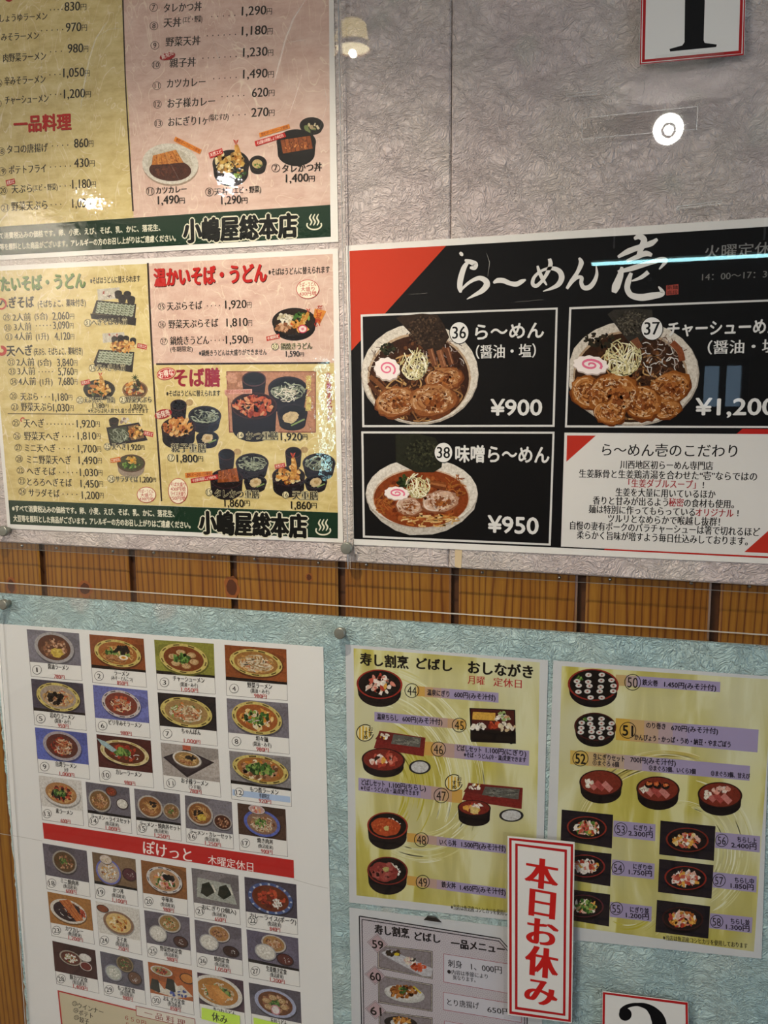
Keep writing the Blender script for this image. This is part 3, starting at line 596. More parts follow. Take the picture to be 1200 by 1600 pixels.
def shop_logo(sh, x, y, x2, h, ox, oy):
    b = Ink(sh); sh.k = 14; n = len('小嶋屋総本店'); s = (x2 - x) / n; sl = sh.dirs(*sh.w((x + x2) / 2, y)); A0 = sh.w(x, y)
    for off, col in ((.125, 'DDD8BE'), (.045, '0C0E0B')):
        b.text(x, y, x2, h, '小嶋屋総本店', col, off, heavy=.015)
    b.build('shop_logo', sh.o); b = Ink(sh); sh.k = 14; onsen(b, ox, oy, 25, 'DDD8BE'); b.build('hot_spring_mark', sh.o)
shop_logo(A, 287, 362, 464, 35, 491, 346)
def dish(sh, fn, name='dish_photo', k=12):
    b = Ink(sh); sh.k = k; fn(b); b.build(name, sh.o)
rnd = random.Random(11)
def f_(b):
    b.el(266.5, 259, 44, 32, 'A48F7C', 4); b.el(266, 256, 44, 32, 'D8D3C6', 4); b.el(266, 257, 35, 25, 'C9C2B2', 4); b.el(266, 266, 33, 17, '4A2416', 3); b.bits(266, 268, 26, 9, 24, ['5C2E1C', '3C1C10', '6A3822'], 3, rnd)
    cutlet(b, [(239, 243), (275, 234), (287, 254), (237, 258)], rnd, 6, ('C27832', 'D08A40', '9A5420', '7E4018'))
dish(A, f_)
def f_(b):
    cup(b, 403, 255, 14, 12, 9, '14110F', '2A2420', '1C1814'); b.el(402, 256, 8, 7, 'C8AE78'); b.bits(404, 258, 7, 4, 8, GRN, 2, rnd)
    bowl(b, 361, 256, 29, 22, '2A2522', '1A1614', rnd, '12100E', 14, .07); b.bits(360, 254, 23, 17, 70, ['C9A24E', 'B5843A', 'DCC078', '8A6A34', 'E8D8A4'], 5, rnd); b.bits(374, 268, 9, 8, 14, DK + GRN, 4, rnd); prawn(b, 372, 262, 369, 226, 9, rnd)
dish(A, f_)
def f_(b):
    cup(b, 487, 196, 19, 13, 6, '15120F', '2A2522', '201A16'); b.bits(487, 200, 11, 6, 16, ['B9A27C', 'D8C8A0', '7C8A54'], 3, rnd)
    bowl(b, 463, 222, 31, 20, '2A2522', '14110F', rnd, '100E0C', 18, .06); cutlet(b, [(438, 219), (485, 212), (489, 232), (442, 240)], rnd, 7, ('8E4A20', 'A65A2A', '6A3012', '50220C'))
dish(A, f_)
for f in (lambda b: label_tag(b, [(274.5, 213.5), (315.5, 234), (312.5, 241), (271.5, 220.5)], 'D9822E', '豊町ポークロース使用', '7A1A12'), lambda b: label_tag(b, [(405, 208), (452, 194), (453.5, 200.5), (406, 215)], 'D9822E', '豊町ポークロース使用', '7A1A12'),
    lambda b: label_tag(b, [(398, 221), (445, 207), (447.5, 214), (400, 229)], 'B8201E', 'そば屋の特製しょうゆだれ'), lambda b: label_tag(b, [(326, 239), (347, 231.5), (349.5, 240), (328.5, 248)], 'B8201E', '天然エビ'),
    lambda b: (b.el(262, 88, 12.5, 6, 'A01C1C', -14), b.text(253, 90, 271, 8, '新発売', 'EEDFD0', .01, slope=.28)), lambda b: label_tag(b, [(9, 282), (23, 279), (24, 287), (11, 291)], 'B8201E', '天然エビ')): dish(A, f, 'sticker_print', 150)
for ring, segs, pr in (((431, 262.6, '7'), [(441, 264, 503, 13, 'タレかつ丼')], (447, 279, 482, 492, '1,400')), ((235, 299, '11'), [(244, 298, 292, 11, 'カツカレー')], (247, 313, 280, 289, '1,490')), ((327.5, 300, '8'), [(335, 300, 357, 11, '天丼'), (363, 298, 408, 10, '(エビ・野菜)')], (346, 313, 377, 387, '1,290'))):
    row(A, 'dish_caption', ring, segs, None, pr, h=13)

B = Sheet('menu_poster', [(-25, 417), (528, 388), (536, 848), (12, 826)], DP, .0006, M_PAPER, 'lower laminated menu poster of soba and udon sets, just above the wooden strip', 'poster')
field(B, 'yellow_field', [(-18, 424), (231, 412), (236, 520), (243, 640), (249, 725), (253, 790), (13, 782)], M_WY, 3)
field(B, 'pink_field', [(231, 412), (520, 396.7), (522, 567), (240, 569), (236, 520)], M_WP, 3); field(B, 'yellow_field', [(240, 569), (522, 567), (528, 801), (253, 790), (249, 725), (243, 640)], M_WY, 3)
b = Ink(B); B.k = 8; b.rib([(231, 411), (236, 520), (243, 640), (249, 725), (252.5, 783)], [3, 3, 2.6, 3, 2.2], '2A1812'); b.rib([(244, 569), (515, 567)], 3, '2A1812'); b.rib([(12, 646.5), (224, 647.8)], 1.2, '2A1812'); b.build('divider_line', B.o)
b = Ink(B); B.k = 5; b.poly([(13, 781.5), (270, 791), (528, 801), (528, 841.6), (16, 819)], '14301F'); b.build('green_banner', B.o)
heading(B, -16, 445, 133, 22, '冷たいそば・うどん', '4E6E1E', '14200C', .035, 1.0).build('title_lettering', B.o)
heading(B, 241, 434.5, 416, 27, '温かいそば・うどん', 'B5201C', '2A0C0A', .045, 1.0).build('title_lettering', B.o)
heading(B, 273, 591, 343, 27, 'そば膳', '8E1A2A', None, .04, 0).build('title_lettering', B.o)
heading(B, 0, 474, 53, 17, 'へぎそば', '14100C', None, .03, 0).build('title_lettering', B.o); heading(B, 10.5, 548.5, 51, 16, '天へぎ', '14100C', None, .03, 0).build('title_lettering', B.o)
for x, y, x2, h, s in ((141, 439, 219, 10, '※そばはうどんに替えられます'), (419.5, 425.5, 515, 10.5, '※そばはうどんに替えられます'), (260, 615, 344, 9, '※そばはうどんに替えられます'), (59, 475.5, 134, 11, '(そばちょこ、薬味付き)'), (53, 550, 129, 11, '(天ぷら、そばちょこ、薬味付き)'), (138, 642, 232, 7, '※天ぷらは何人前でも盛り合せできます'), (311, 552, 417, 9, '※鍋焼きうどんは大盛りができません'), (266, 546, 301, 8, '(冬期限定)')):
    b = Ink(B); B.k = 14; b.text(x, y, x2, h, s, BK, .016); b.build('small_print', B.o)
ROWS_B = [((10.5, 496, '29'), [(20, 496, 48, 12, '2人前'), (54, 494.5, 74, 11, '(5合)')], None, (82, 494, 108, 116, '2,060')),
 ((12, 512, '30'), [(22, 511, 49, 12, '3人前')], (57, 509, 79, 5), (83, 508.5, 108, 115, '3,090')), ((14, 526.5, '31'), [(23, 526, 50, 12, '4人前'), (56, 526, 76, 11, '(1升)')], None, (85.5, 525.5, 109.5, 116, '4,120')),
 ((17.5, 566, '32'), [(26, 566, 53.5, 12, '2人前'), (59, 566.5, 80, 11, '(5合)')], None, (89.5, 566.5, 114.5, 121, '3,840')), ((19, 580.5, '33'), [(27.5, 580, 55, 12, '3人前')], (61, 581, 82, 5), (91, 580.5, 115, 121, '5,760')),
 ((21.5, 596.5, '34'), [(29, 596, 56, 12, '4人前'), (62, 596.5, 82, 11, '(1升)')], None, (91.5, 596, 115, 121, '7,680')), ((21, 619, '20'), [(32, 620, 59, 12, '天ぷら')], (65, 620, 77, 3), (82, 620.5, 106, 113, '1,180')),
 ((23, 636, '21'), [(33, 636, 81, 13, '野菜天ぷら')], None, (83, 637, 108, 115, '1,030')), ((25, 661, '25'), [(37, 661.5, 69, 13, '天へぎ')], (74, 662.5, 114, 8), (120, 662, 148.5, 156, '1,920')),
 ((26.5, 681.5, '26'), [(38, 681.5, 93, 13, '野菜天へぎ')], (98, 682, 115, 4), (121.5, 681, 150, 157, '1,810')), ((28.5, 699.5, '27'), [(39, 700, 87, 12, 'ミニ天へぎ')], (93, 701, 115, 4), (122, 701, 151, 158, '1,700')),
 ((30, 717, '28'), [(42, 718, 111, 13, 'ミニ野菜天へぎ')], None, (123, 719, 152, 159, '1,490')), ((32, 735, '22'), [(42, 736, 87, 12, 'へぎそば')], (93, 738, 120, 5), (125, 738, 153, 160, '1,030')),
 ((34, 751.5, '23'), [(43, 753, 112, 12, 'とろろへぎそば')], None, (126, 755.5, 154, 161, '1,450')), ((35, 768, '24'), [(45, 770, 93, 12, 'サラダそば')], (98.5, 772, 120, 4), (128, 773.5, 155, 162, '1,200')),
 ((252.5, 479, '35'), [(261, 479, 316, 13, '天ぷらそば')], (324, 478, 343, 4), (352, 476, 385, 393, '1,920')), ((253, 507, '36'), [(263.5, 507, 341, 13, '野菜天ぷらそば')], None, (354, 504, 387, 394, '1,810')),
 ((256, 533.5, '37'), [(266, 533, 326.5, 13, '鍋焼きうどん')], (330, 532, 349, 4), (353, 531, 387, 395, '1,590'))]
for i, r in enumerate(ROWS_B): row(B, 'menu_row', *r, h=13 if i > 14 else 12, ringr=5.8)
for ring, segs, pr, h in (((137.5, 504.5, '31'), [(144, 504, 199, 10, 'へぎそば4人前')], None, 9), ((145, 575, '34'), [(152, 575, 196, 10, '天へぎ4人前')], None, 9), ((125.5, 625, '20'), [(132, 625, 180, 9, '天ぷら(エビ・野菜)')], (145, 634, 163, 170, '1,180'), 8),
    ((192.5, 624.5, '21'), [(197.5, 624.5, 237, 9, '野菜天ぷら')], (204, 635, 222, 229, '1,030'), 8), ((168, 697.6, '25'), [(175, 697.6, 197.5, 10, '天へぎ')], (200, 698.5, 220, 226, '1,920'), 9), ((174, 748, '24'), [(181, 748, 216, 9, 'サラダそば')], (219, 749, 238, 244, '1,200'), 9),
    ((430, 541.5, '37'), [(439, 541.5, 488, 10, '鍋焼きうどん')], (447, 553, 468, 475, '1,590'), 9), ((267.5, 715, '17'), [(268, 700, 322, 13, '親子重膳')], (276.5, 716, 309, 317.5, '1,800'), 12), ((376, 680, '14'), [(385, 681, 435, 12, 'かつ重膳')], (439, 682, 472, 480.5, '1,920'), 12),
    ((327, 769, '15'), [(336, 771, 405, 12, 'タレかつ重膳')], (351, 785.5, 381, 390.5, '1,860'), 12), ((446.5, 773, '16'), [(457, 774, 497, 13, '天重膳')], (455, 789, 486, 495, '1,860'), 12)):
    b = Ink(B); B.k = 150
    for x, y, x2, hh, s in segs: b.text(x, y, x2, hh, s, 'D8CDA4', .07)
    b.num(ring[0], ring[1], 5.8, ring[2], w=.8, bg='D8CDA4')
    for x, y, x2, hh, s in segs: b.text(x, y, x2, hh, s, BK, .01, heavy=.010)
    if pr: x, y, x1, x2, s = pr; b.price(x, y, x1, x2, h, s)
    b.build('dish_caption', B.o)
notice(B, 19, 794.4, 272, 21, 810, 297, 9.5, ('※すべて消費税込みの価格です。卵、小麦、えび、そば、乳、かに、落花生、', '大豆等を原料とした商品がございます。アレルギーの方のお召し上がりはご遠慮ください。'))
shop_logo(B, 312, 817, 479, 34, 505, 823)
def tray(b, paper, cups, soba, front, fill=SOBA):
    b.poly(paper, 'C9C2B4'); b.bits(sum(p[0] for p in paper) / 4, sum(p[1] for p in paper) / 4, 11, 5, 14, ['A8564E', '6A5A58', 'E0D8CC'], 2.5, rnd)
    for x, y, r in cups: cup(b, x, y, r, r * .75, 6, '1A1416', '33262A', '0E0A0C')
    b.poly(front, '171214'); c = [(soba[0][0] - 2, soba[0][1] - 2), (soba[1][0] + 2, soba[1][1] - 2), (soba[2][0] + 3, soba[2][1] + 2), (soba[3][0] - 5, soba[3][1] + 1)]; b.poly(c, '221A1C'); b.poly(soba, '39402F')
    L = lambda p, r, t: (p[0] + (r[0] - p[0]) * t, p[1] + (r[1] - p[1]) * t)
    for j in range(5):
        for i in range(9):
            u, v = (i + .5) / 9, (j + .5) / 5; x, y = L(L(soba[0], soba[1], u), L(soba[3], soba[2], u), v)
            for t in range(3): b.rib([(x - 3, y + t * .8 - 1.4), (x, y + t * .9 + 1.2 - 1.4), (x + 3, y + t * .8 - 2)], .95, ('A8B098', '8A9478', 'BCC2AC')[(i + j + t) % 3], up=0, lv=B.k + 1 + t)
    b.up(4)
dish(B, lambda b: tray(b, [(152, 452), (187, 449), (188, 466), (153, 470)], [(185, 458, 6), (199, 459, 6), (191, 465, 6.5), (205, 467, 6.5)], [(153, 471), (211, 477), (208, 495), (149, 489)], [(141, 490), (213, 497), (212, 509), (143, 498)]))
def f_(b):
    tray(b, [(160, 521), (194, 519), (196, 532), (161, 536)], [(179, 529, 5), (188.5, 527, 5), (197, 528, 5), (208, 531, 5)], [(156, 548), (208, 552), (205, 571), (151, 566)], [(147, 565), (208, 573), (207, 582), (148, 572)])
    b.bits(192, 541, 19, 8, 70, FRY + ['E3BC74'], 3.6, rnd); label_tag(b, [(215, 536), (230, 539), (229, 546.5), (214, 543.5)], 'B8201E', '天然エビ')
dish(B, f_)
def f_(b):
    bowl(b, 155, 608, 25, 15, '1C1817', '100D0C', rnd, '0C0A0A', 3, .08); b.bits(154, 608, 17, 10, 46, FRY + ['E3BC74', '4A5A2A'], 4, rnd); prawn(b, 160, 612, 157, 588, 7, rnd); label_tag(b, [(126, 595.5), (140, 592.5), (141.5, 599.5), (127.5, 602.5)], 'B8201E', '天然エビ')
dish(B, f_)
def f_(b):
    bowl(b, 211, 609, 20, 14, '8A6A4A', '5A3E28', rnd, '6A4A30', 2, .12); b.bits(209, 607, 15, 9, 46, FRY + ['4A2A3A', 'A04A2A', 'D8C088'], 4, rnd); b.bits(213, 602, 5, 8, 12, ['2A2A1C', '3A3A20'], 3.5, rnd)
    for a in range(0, 360, 40): b.rib([(211, 590), (211 + 6 * math.cos(math.radians(a)), 590 + 5.5 * math.sin(math.radians(a)))], [1.8, .4], '37461E')
dish(B, f_)
def f_(b):
    cup(b, 178, 657, 8, 5, 7); b.bits(196, 658, 10, 4, 12, ['B8A8A0', '8A7470', 'D8D0C4'], 3, rnd); b.poly([(166, 668), (217, 660), (231, 688), (172, 697)], '241E26'); b.poly([(169, 671), (198, 666), (202, 689), (174, 692)], '39402F'); b.strands(186, 680, 14, 11, 40, SOBA, 1, 12, rnd); b.poly([(200, 666), (216, 663), (226, 684), (205, 688)], '7A5A3A'); b.bits(213, 675, 10, 10, 40, FRY + ['E3C07C', '3A4A2A'], 3.4, rnd); label_tag(b, [(225, 672.5), (240, 675.5), (239, 683), (224.5, 680)], 'B8201E', '天然エビ')
dish(B, f_)
def f_(b):
    bowl(b, 205, 724, 22, 14, '5A3A34', '4A4A30', rnd, '9A8A7A', 9, .1); content(b, 'G', 205, 727, 22, 12, rnd); b.bits(206, 719, 8, 6, 22, ['C9A04A', 'DDB860', 'B8863A'], 3, rnd); b.el(206, 719, 3, 2.4, 'E0A030'); label_tag(b, [(172, 716.5), (188, 713.5), (189, 721.5), (173, 723.5)], 'D07028', 'ごまだれ')
dish(B, f_)
def f_(b):
    bowl(b, 460, 503, 35, 22, '1C1A1A', '2A1E16', rnd, '131112', 8, .08); b.bits(446, 500, 12, 9, 30, ['D8CFB8', 'E8E2D0', 'C4B898'], 4, rnd); b.bits(470, 495, 14, 5, 18, GRN, 4, rnd); b.bits(443, 512, 11, 6, 24, PORK, 4, rnd); b.el(457, 506, 6.5, 4.5, 'E0C8A0'); b.el(457, 506, 3.4, 2.6, 'C8582A'); b.bits(470, 508, 14, 9, 26, FRY, 4, rnd); prawn(b, 467, 508, 482, 488, 7, rnd); b.el(473, 514, 7.5, 6.5, 'C8385A'); b.el(473, 514, 6, 5, 'EFD6D2'); b.el(473, 514, 2.6, 2.2, 'D88A98')
    label_tag(b, [(416, 526), (436.5, 521.5), (437.5, 528.5), (417, 533)], 'B8382E', '冬期限定'); b.poly([(492, 482), (510, 486), (499, 508), (490, 494)], 'D88A3A'); b.vtext(500, 477, 511, 8.5, 'だしが旨い', 'B5301E', .02, x1=496)
dish(B, f_)
def zen(b, bx, by, cupp, soba, dsh, fill, r=27):
    b.el(cupp[0] + 17, cupp[1] - 4, 6, 5, 'B89A6A')
    cup(b, *soba[:2], 26, 16, 16, '1E1A22', '2E2630', '16131A'); content(b, 's', soba[0], soba[1], 26, 14, rnd)
    cup(b, *cupp, 13, 9, 20, '20161A', '4A2A2E', '120D10'); cup(b, *dsh, 18, 11, 9, '1E1A20', '302830', '17141A'); b.el(dsh[0], dsh[1] + 1, 9, 7, 'CDB68C', -20, jit=.1, rnd=rnd); b.el(dsh[0] + 1, dsh[1], 4, 3, 'B89A6A'); b.rib([(dsh[0] + 2, dsh[1] + 8), (dsh[0] + 14, dsh[1] + 3)], 2, '8AA060')
    bowl(b, bx, by - 8, r, r * .6, '3A2026', '180F10', rnd, '1A1418', 18, .07)
def f_(b): zen(b, 279, 676, (279, 633), (320, 650), (324, 684), 0); b.bits(279, 667, 22, 13, 90, ['C07A3A', 'D89A54', 'A85A2A', 'E0B478'], 4.2, rnd); b.el(255, 647, 14, 7.5, 'A01C22', -16); b.text(245, 650, 265, 9, '新発売', 'EEDFD0', .015, slope=.26)
dish(B, f_)
def f_(b):
    b.poly([(353.5, 580), (493.5, 580), (493.5, 676), (358, 676)], '7A3A34'); b.poly([(355, 581.5), (492, 581.5), (492, 674.5), (359.5, 674.5)], 'B98468'); b.bits(370, 610, 12, 24, 16, ['A87458', 'C8947A'], 9, rnd)
    cup(b, 449.5, 607, 31, 19, 26, '1E1A22', '2E2630', '16131A'); content(b, 's', 450, 611, 31, 17, rnd); b.strands(450, 615, 22, 12, 20, WHT, 1.1, 20, rnd); cup(b, 397, 592, 19, 12, 26, '201A20', '5A3A3E', '181A20'); cup(b, 457, 645, 24, 14, 18, '1E1A20', '302830', '17141A'); b.el(454, 652, 13, 9, 'CDB68C', -15, jit=.1, rnd=rnd); b.rib([(455, 665), (476, 655)], 2.4, '8AA060')
    bowl(b, 397, 634, 36, 21, '4A2A2E', '2A1412', rnd, '1E1A22', 36, .06); b.bits(397, 634, 29, 15, 120, ['B0482E', 'C86A44', '8A2E20', 'D89A70', 'C25A3A'], 4.6, rnd); label_tag(b, [(351, 609), (394, 608), (394, 615), (351, 616)], 'D8A090', '豊町ポークロース使用', '9A2A1E'); b.vtext(482, 587, 642, 9, '満足／満腹', 'E0CE7A', .015)
    b.vtext(513, 582, 658, 8, 'ミニ重とそばセット', 'B8405A', .015, x1=516)
dish(B, f_)
def f_(b): zen(b, 354, 756, (354, 710), (394, 724), (399, 753), 0, 26); cutlet(b, [(341, 736), (370, 731), (374, 752), (340, 754)], rnd, 6, ('8E4A20', 'A65A2A', '6A3012', '50220C')); label_tag(b, [(289, 739), (332, 736), (332, 743), (290, 747)], 'D9822E', '豊町ポークロース使用', '7A1A12'); label_tag(b, [(298, 748), (340, 741), (341, 748.5), (299, 755)], 'B8201E', 'そば屋の特製しょうゆだれ')
dish(B, f_)
def f_(b): zen(b, 451, 752, (458.5, 707), (498.5, 724), (493.5, 753), 0, 26); b.bits(451, 744, 20, 11, 60, FRY + ['E3C07C', 'D8C8A0'], 4.2, rnd); prawn(b, 456, 748, 458, 715, 9, rnd); label_tag(b, [(429, 726), (445, 723), (446, 730), (430, 733)], 'B8201E', '天然エビ')
dish(B, f_)
def oval(b, cx, cy, rx, ry, lines, c='B0282A'):
    b.el(cx, cy, rx, ry, c); b.el(cx, cy, rx - .9, ry - .9, 'EADFC6'); n = len(lines); h = 2 * ry * .72 / n
    for i, s in enumerate(lines): w = rx * (.74 if len(s) > 4 else .6); b.text(cx - w, cy - ry * .7 + h * (i + .5), cx + w, h * .9, s, c, .012, slope=0)
for f in (lambda b: oval(b, 229, 773, 15, 12.5, ('そば・うどん', '大盛り', '430円増')), lambda b: oval(b, 481, 452, 18, 15, ('そば・うどん', '大盛り', '430円増')), lambda b: oval(b, 278.5, 767, 15.5, 20, ('そば大盛り', '430円増', 'ライス大盛り', '150円増')),
    lambda b: (b.el(260, 584, 15, 9.5, 'B02428', -12), b.ring(260, 584, 13.6, 8.2, .7, 'E8D0B8', -12), b.text(249, 586.5, 271, 10, 'お得な', 'EEDFD0', .015, slope=.2)), lambda b: b.ring(2, 475, 9, 9, 2.5, 'B0302A', 0, 24, -100, 130), lambda b: b.ring(3, 548, 8, 8, 5, 'B0302A', 0, 24, -100, 130), lambda b: b.ring(36, 656, 4, 4, 1.8, 'B0302A', 0, 16, 120, 330)): dish(B, f, 'sticker_print', 150)


# ------------------------------------------------------------------ black ramen poster
Cc = Sheet('menu_poster', [(540, 384), (1288, 334), (1288, 885), (553, 851)], DP, .0006, M_PAPER, 'black and red ramen poster with three large bowl pictures', 'poster')
b = Ink(Cc); Cc.k = 2; b.poly([(546, 392), (697, 384), (1000, 366.5), (1278, 349), (1278, 876), (877, 856), (553, 842)], '0B0B0D'); b.build('black_field', Cc.o)
b = Ink(Cc); Cc.k = 5; b.poly([(546, 392), (697, 384), (549, 548)], 'C23A22'); b.build('red_corner', Cc.o); b = Ink(Cc); Cc.k = 5; b.poly([(1160, 670), (1278, 671), (1278, 876), (943, 859.5)], 'B4221C'); b.build('red_corner', Cc.o)
b = Ink(Cc); Cc.k = 8; z3 = lambda L: [(530 + x * .29167, 340 + y * .29167) for x, y in L]; z4 = lambda L: [(860 + x * .28333, 340 + y * .28333) for x, y in L]; IV = 'DEDAD4'
b.rib(z3([(646, 186), (655, 196), (662, 205)]), [3, 6, 2], IV)
b.rib(z3([(672, 228), (700, 236), (726, 250), (722, 268), (700, 268)]), [3, 7, 10, 8, 3], IV)
b.rib(z3([(688, 240), (668, 270), (650, 330), (646, 375), (652, 402)]), [5, 8, 9, 8, 3], IV)
b.rib(z3([(646, 400), (668, 372), (705, 342), (750, 324), (784, 338), (790, 362), (765, 392), (725, 415), (684, 437)]), [2, 4, 5, 7, 9, 10, 8, 5, 1], IV)
b.rib(z3([(826, 350), (850, 337), (880, 338), (915, 352), (950, 356), (978, 342), (1000, 332)]), [3, 8, 8, 7, 8, 7, 2], IV)
b.rib(z3([(1062, 258), (1072, 290), (1088, 325), (1112, 362)]), [3, 6, 6, 2], IV)
b.rib(z3([(1126, 220), (1132, 250), (1118, 290), (1090, 335), (1056, 366), (1036, 352), (1048, 315), (1090, 282), (1140, 272), (1178, 286), (1192, 320), (1176, 356), (1140, 378), (1092, 395)]), [5, 7, 6, 5, 6, 6, 5, 4, 6, 8, 9, 8, 5, 1], IV)
b.rib(z4([(158, 222), (170, 250), (150, 300), (118, 350), (90, 392)]), [3, 8, 6, 7, 4], IV)
b.rib(z4([(92, 394), (118, 358), (150, 330), (172, 332), (170, 360), (184, 386), (214, 384), (240, 356), (256, 312), (252, 264)]), [3, 4, 5, 6, 6, 7, 8, 7, 5, 1], IV)
b.rib(z4([(372, 218), (430, 186), (500, 160), (556, 142), (590, 118)]), [4, 9, 8, 9, 4], IV); b.rib(z4([(462, 118), (490, 104), (516, 124), (500, 170), (478, 228)]), [4, 9, 10, 9, 4], IV)
b.rib(z4([(420, 240), (470, 220), (525, 198), (560, 208)]), [4, 7, 9, 5], IV); b.rib(z4([(395, 272), (385, 320), (362, 380), (350, 414)]), [4, 10, 13, 7], IV)
b.rib(z4([(372, 300), (450, 280), (540, 252), (610, 232), (636, 240), (600, 285)]), [5, 8, 7, 8, 7, 2], IV); b.rib(z4([(540, 300), (500, 330), (448, 350)]), [7, 6, 2], IV)
b.rib(z4([(446, 305), (430, 350), (424, 392), (446, 428), (500, 440), (560, 432), (618, 418), (596, 380)]), [5, 9, 9, 9, 11, 11, 8, 2], IV)
b.build('title_lettering', Cc.o)
b = Ink(Cc); Cc.k = 8
b.poly([(1041, 446), (1060, 444), (1060, 460), (1041, 461.5)], 'A8483C'); b.text(1042, 449.5, 1059, 6.5, '新麺', '2A1412', .01); b.text(1042, 457.5, 1059, 6.5, '高段', '2A1412', .01); b.build('red_seal_print', Cc.o)
b = Ink(Cc); Cc.k = 8; b.text(1101, 394.5, 1228, 20, '火曜定休日', '85837F', .004); b.text(1097, 433, 1207, 12.5, '14：00〜17：30', '76746F', .004); b.build('opening_hours', Cc.o)
def panel(q, num, nm, subt, price, fn, white=False):
    b = Ink(Cc); Cc.k = 10
    b.poly(q, '0A0A0B'); b.frame(q, 3.2, 'D6D3CE'); p = b.build('menu_panel', Cc.o)
    fn(p)
    def part(n, f): b = Ink(Cc); Cc.k = 150; f(b); b.build(n, p)
    x, y, rx, ry, s = num
    def f(b): b.el(x, y, rx + 1, ry + 1, '0A0A0B'); b.el(x, y, rx, ry, 'E2DFDA'); b.text(x - rx * .72, y, x + rx * .72, ry * 1.15, s, '121212', .012)
    part('number_badge', f)
    part('dish_name', lambda b: (b.text(*nm, 'DEDBD6', .018), subt and b.text(*subt, 'DEDBD6', .012)))
    part('price', lambda b: b.text(*price, 'DEDBD6', .022))
def bp(p, name, fn, k):
    b = Ink(Cc); Cc.k = k; fn(b); b.build(name, p)
def clipx(b, x0):                          # keep printed shapes inside the panel frame
    m = b.map; b.map = lambda x, y: m(max(x, x0(y)), y)
def leeks(cx, cy, rx, ry, w=1.6, n=60):
    def f(b): b.strands(cx, cy, rx, ry, n, ['E8DFB8', 'D8CC98', 'F0EAD0', 'C9BB84', 'B8AE80'], w, rx * 1.5, rnd, 80, 70)
    return f
def nori(pts, c, cols):
    def f(b):
        b.poly(pts, c); cx = sum(p[0] for p in pts) / len(pts); cy = sum(p[1] for p in pts) / len(pts)
        rx = (max(p[0] for p in pts) - min(p[0] for p in pts)) * .36; ry = (max(p[1] for p in pts) - min(p[1] for p in pts)) * .36; b.bits(cx, cy, rx, ry, 260, cols, 2.0, rnd)
    return f
def p36(p):
    def bw(b):
        b.el(656, 585, 92, 79, 'B9AFA3'); b.el(656, 583, 91, 78, 'E3DBCF'); b.el(655, 590, 81, 70, 'C2A78A'); b.el(655, 592, 78, 68, '3A2014', 0, 40)
        b.bits(655, 592, 70, 60, 150, ['4A2A1A', '5E3620', '2A160E', '6E4428'], 4.5, rnd); b.strands(655, 605, 66, 50, 120, ['8A5C34', 'A87A4A', '6A4024', 'C29A64', '3A2416'], 2.2, 34, rnd)
        b.strands(690, 570, 38, 45, 60, ['B8B0AC', '8A7A78', '5A3A30', 'C9C2BE', '70605E'], 1.3, 12, rnd); b.strands(598, 560, 26, 30, 30, ['C8BEB4', '8A7A6E', '5A3A2C'], 1.2, 11, rnd)
    bp(p, 'noodle_bowl', bw, 14)
    bp(p, 'seaweed_sheet', nori([(619, 497), (629, 493), (660, 490), (684, 492), (694, 508), (702, 527), (690, 545), (676, 556), (662, 546), (641, 520)], '33251C', ['3F2E22', '2A1E17', '4E3A2B', '5A4533', '241A14']), 66)
    def mm(b):
        for i, (x, y, a) in enumerate(((676, 558, 50), (690, 560, 65), (702, 556, 70))): b.rib([(x - 4, y - 13), (x + 4, y + 14)], 9, ('7A4A30', '8E5A3C', '6A3E28')[i]); b.rib([(x - 2, y - 12), (x + 5, y + 12)], 2, 'A87454')
    bp(p, 'bamboo_shoot', mm, 84); bp(p, 'spinach', lambda b: b.bits(607, 545, 12, 8, 30, ['23261A', '3A4028', '14160F'], 3, rnd), 84)
    bp(p, 'bamboo_shoot', lambda b: (b.rib([(578, 588), (590, 598), (602, 610)], 7, '7A4A2A'), b.rib([(576, 598), (588, 612), (596, 622)], 6, '5E3620')), 84)
    bp(p, 'pork_slice', lambda b: pork(b, 694, 592, 30, 20, rnd, rot=-12), 96); bp(p, 'pork_slice', lambda b: pork(b, 618, 627, 33, 24, rnd, rot=-18), 100); bp(p, 'pork_slice', lambda b: pork(b, 676, 624, 38, 27, rnd, rot=-8), 112)
    bp(p, 'leek_heap', leeks(647, 567, 20, 25, 1.5, 70), 122); bp(p, 'fish_cake', lambda b: naruto(b, 605, 576, 20, 17, 15), 124)
panel([(563.5, 491.5), (871.5, 480.5), (866.5, 667), (566, 667.5)], (717.5, 520, 14.5, 16.5, '36'), (743, 519.5, 849.5, 24, 'ら〜めん'), (744, 550.5, 837, 20, '（醤油・塩）'), (767, 637, 846.5, 24, '¥900'), p36)
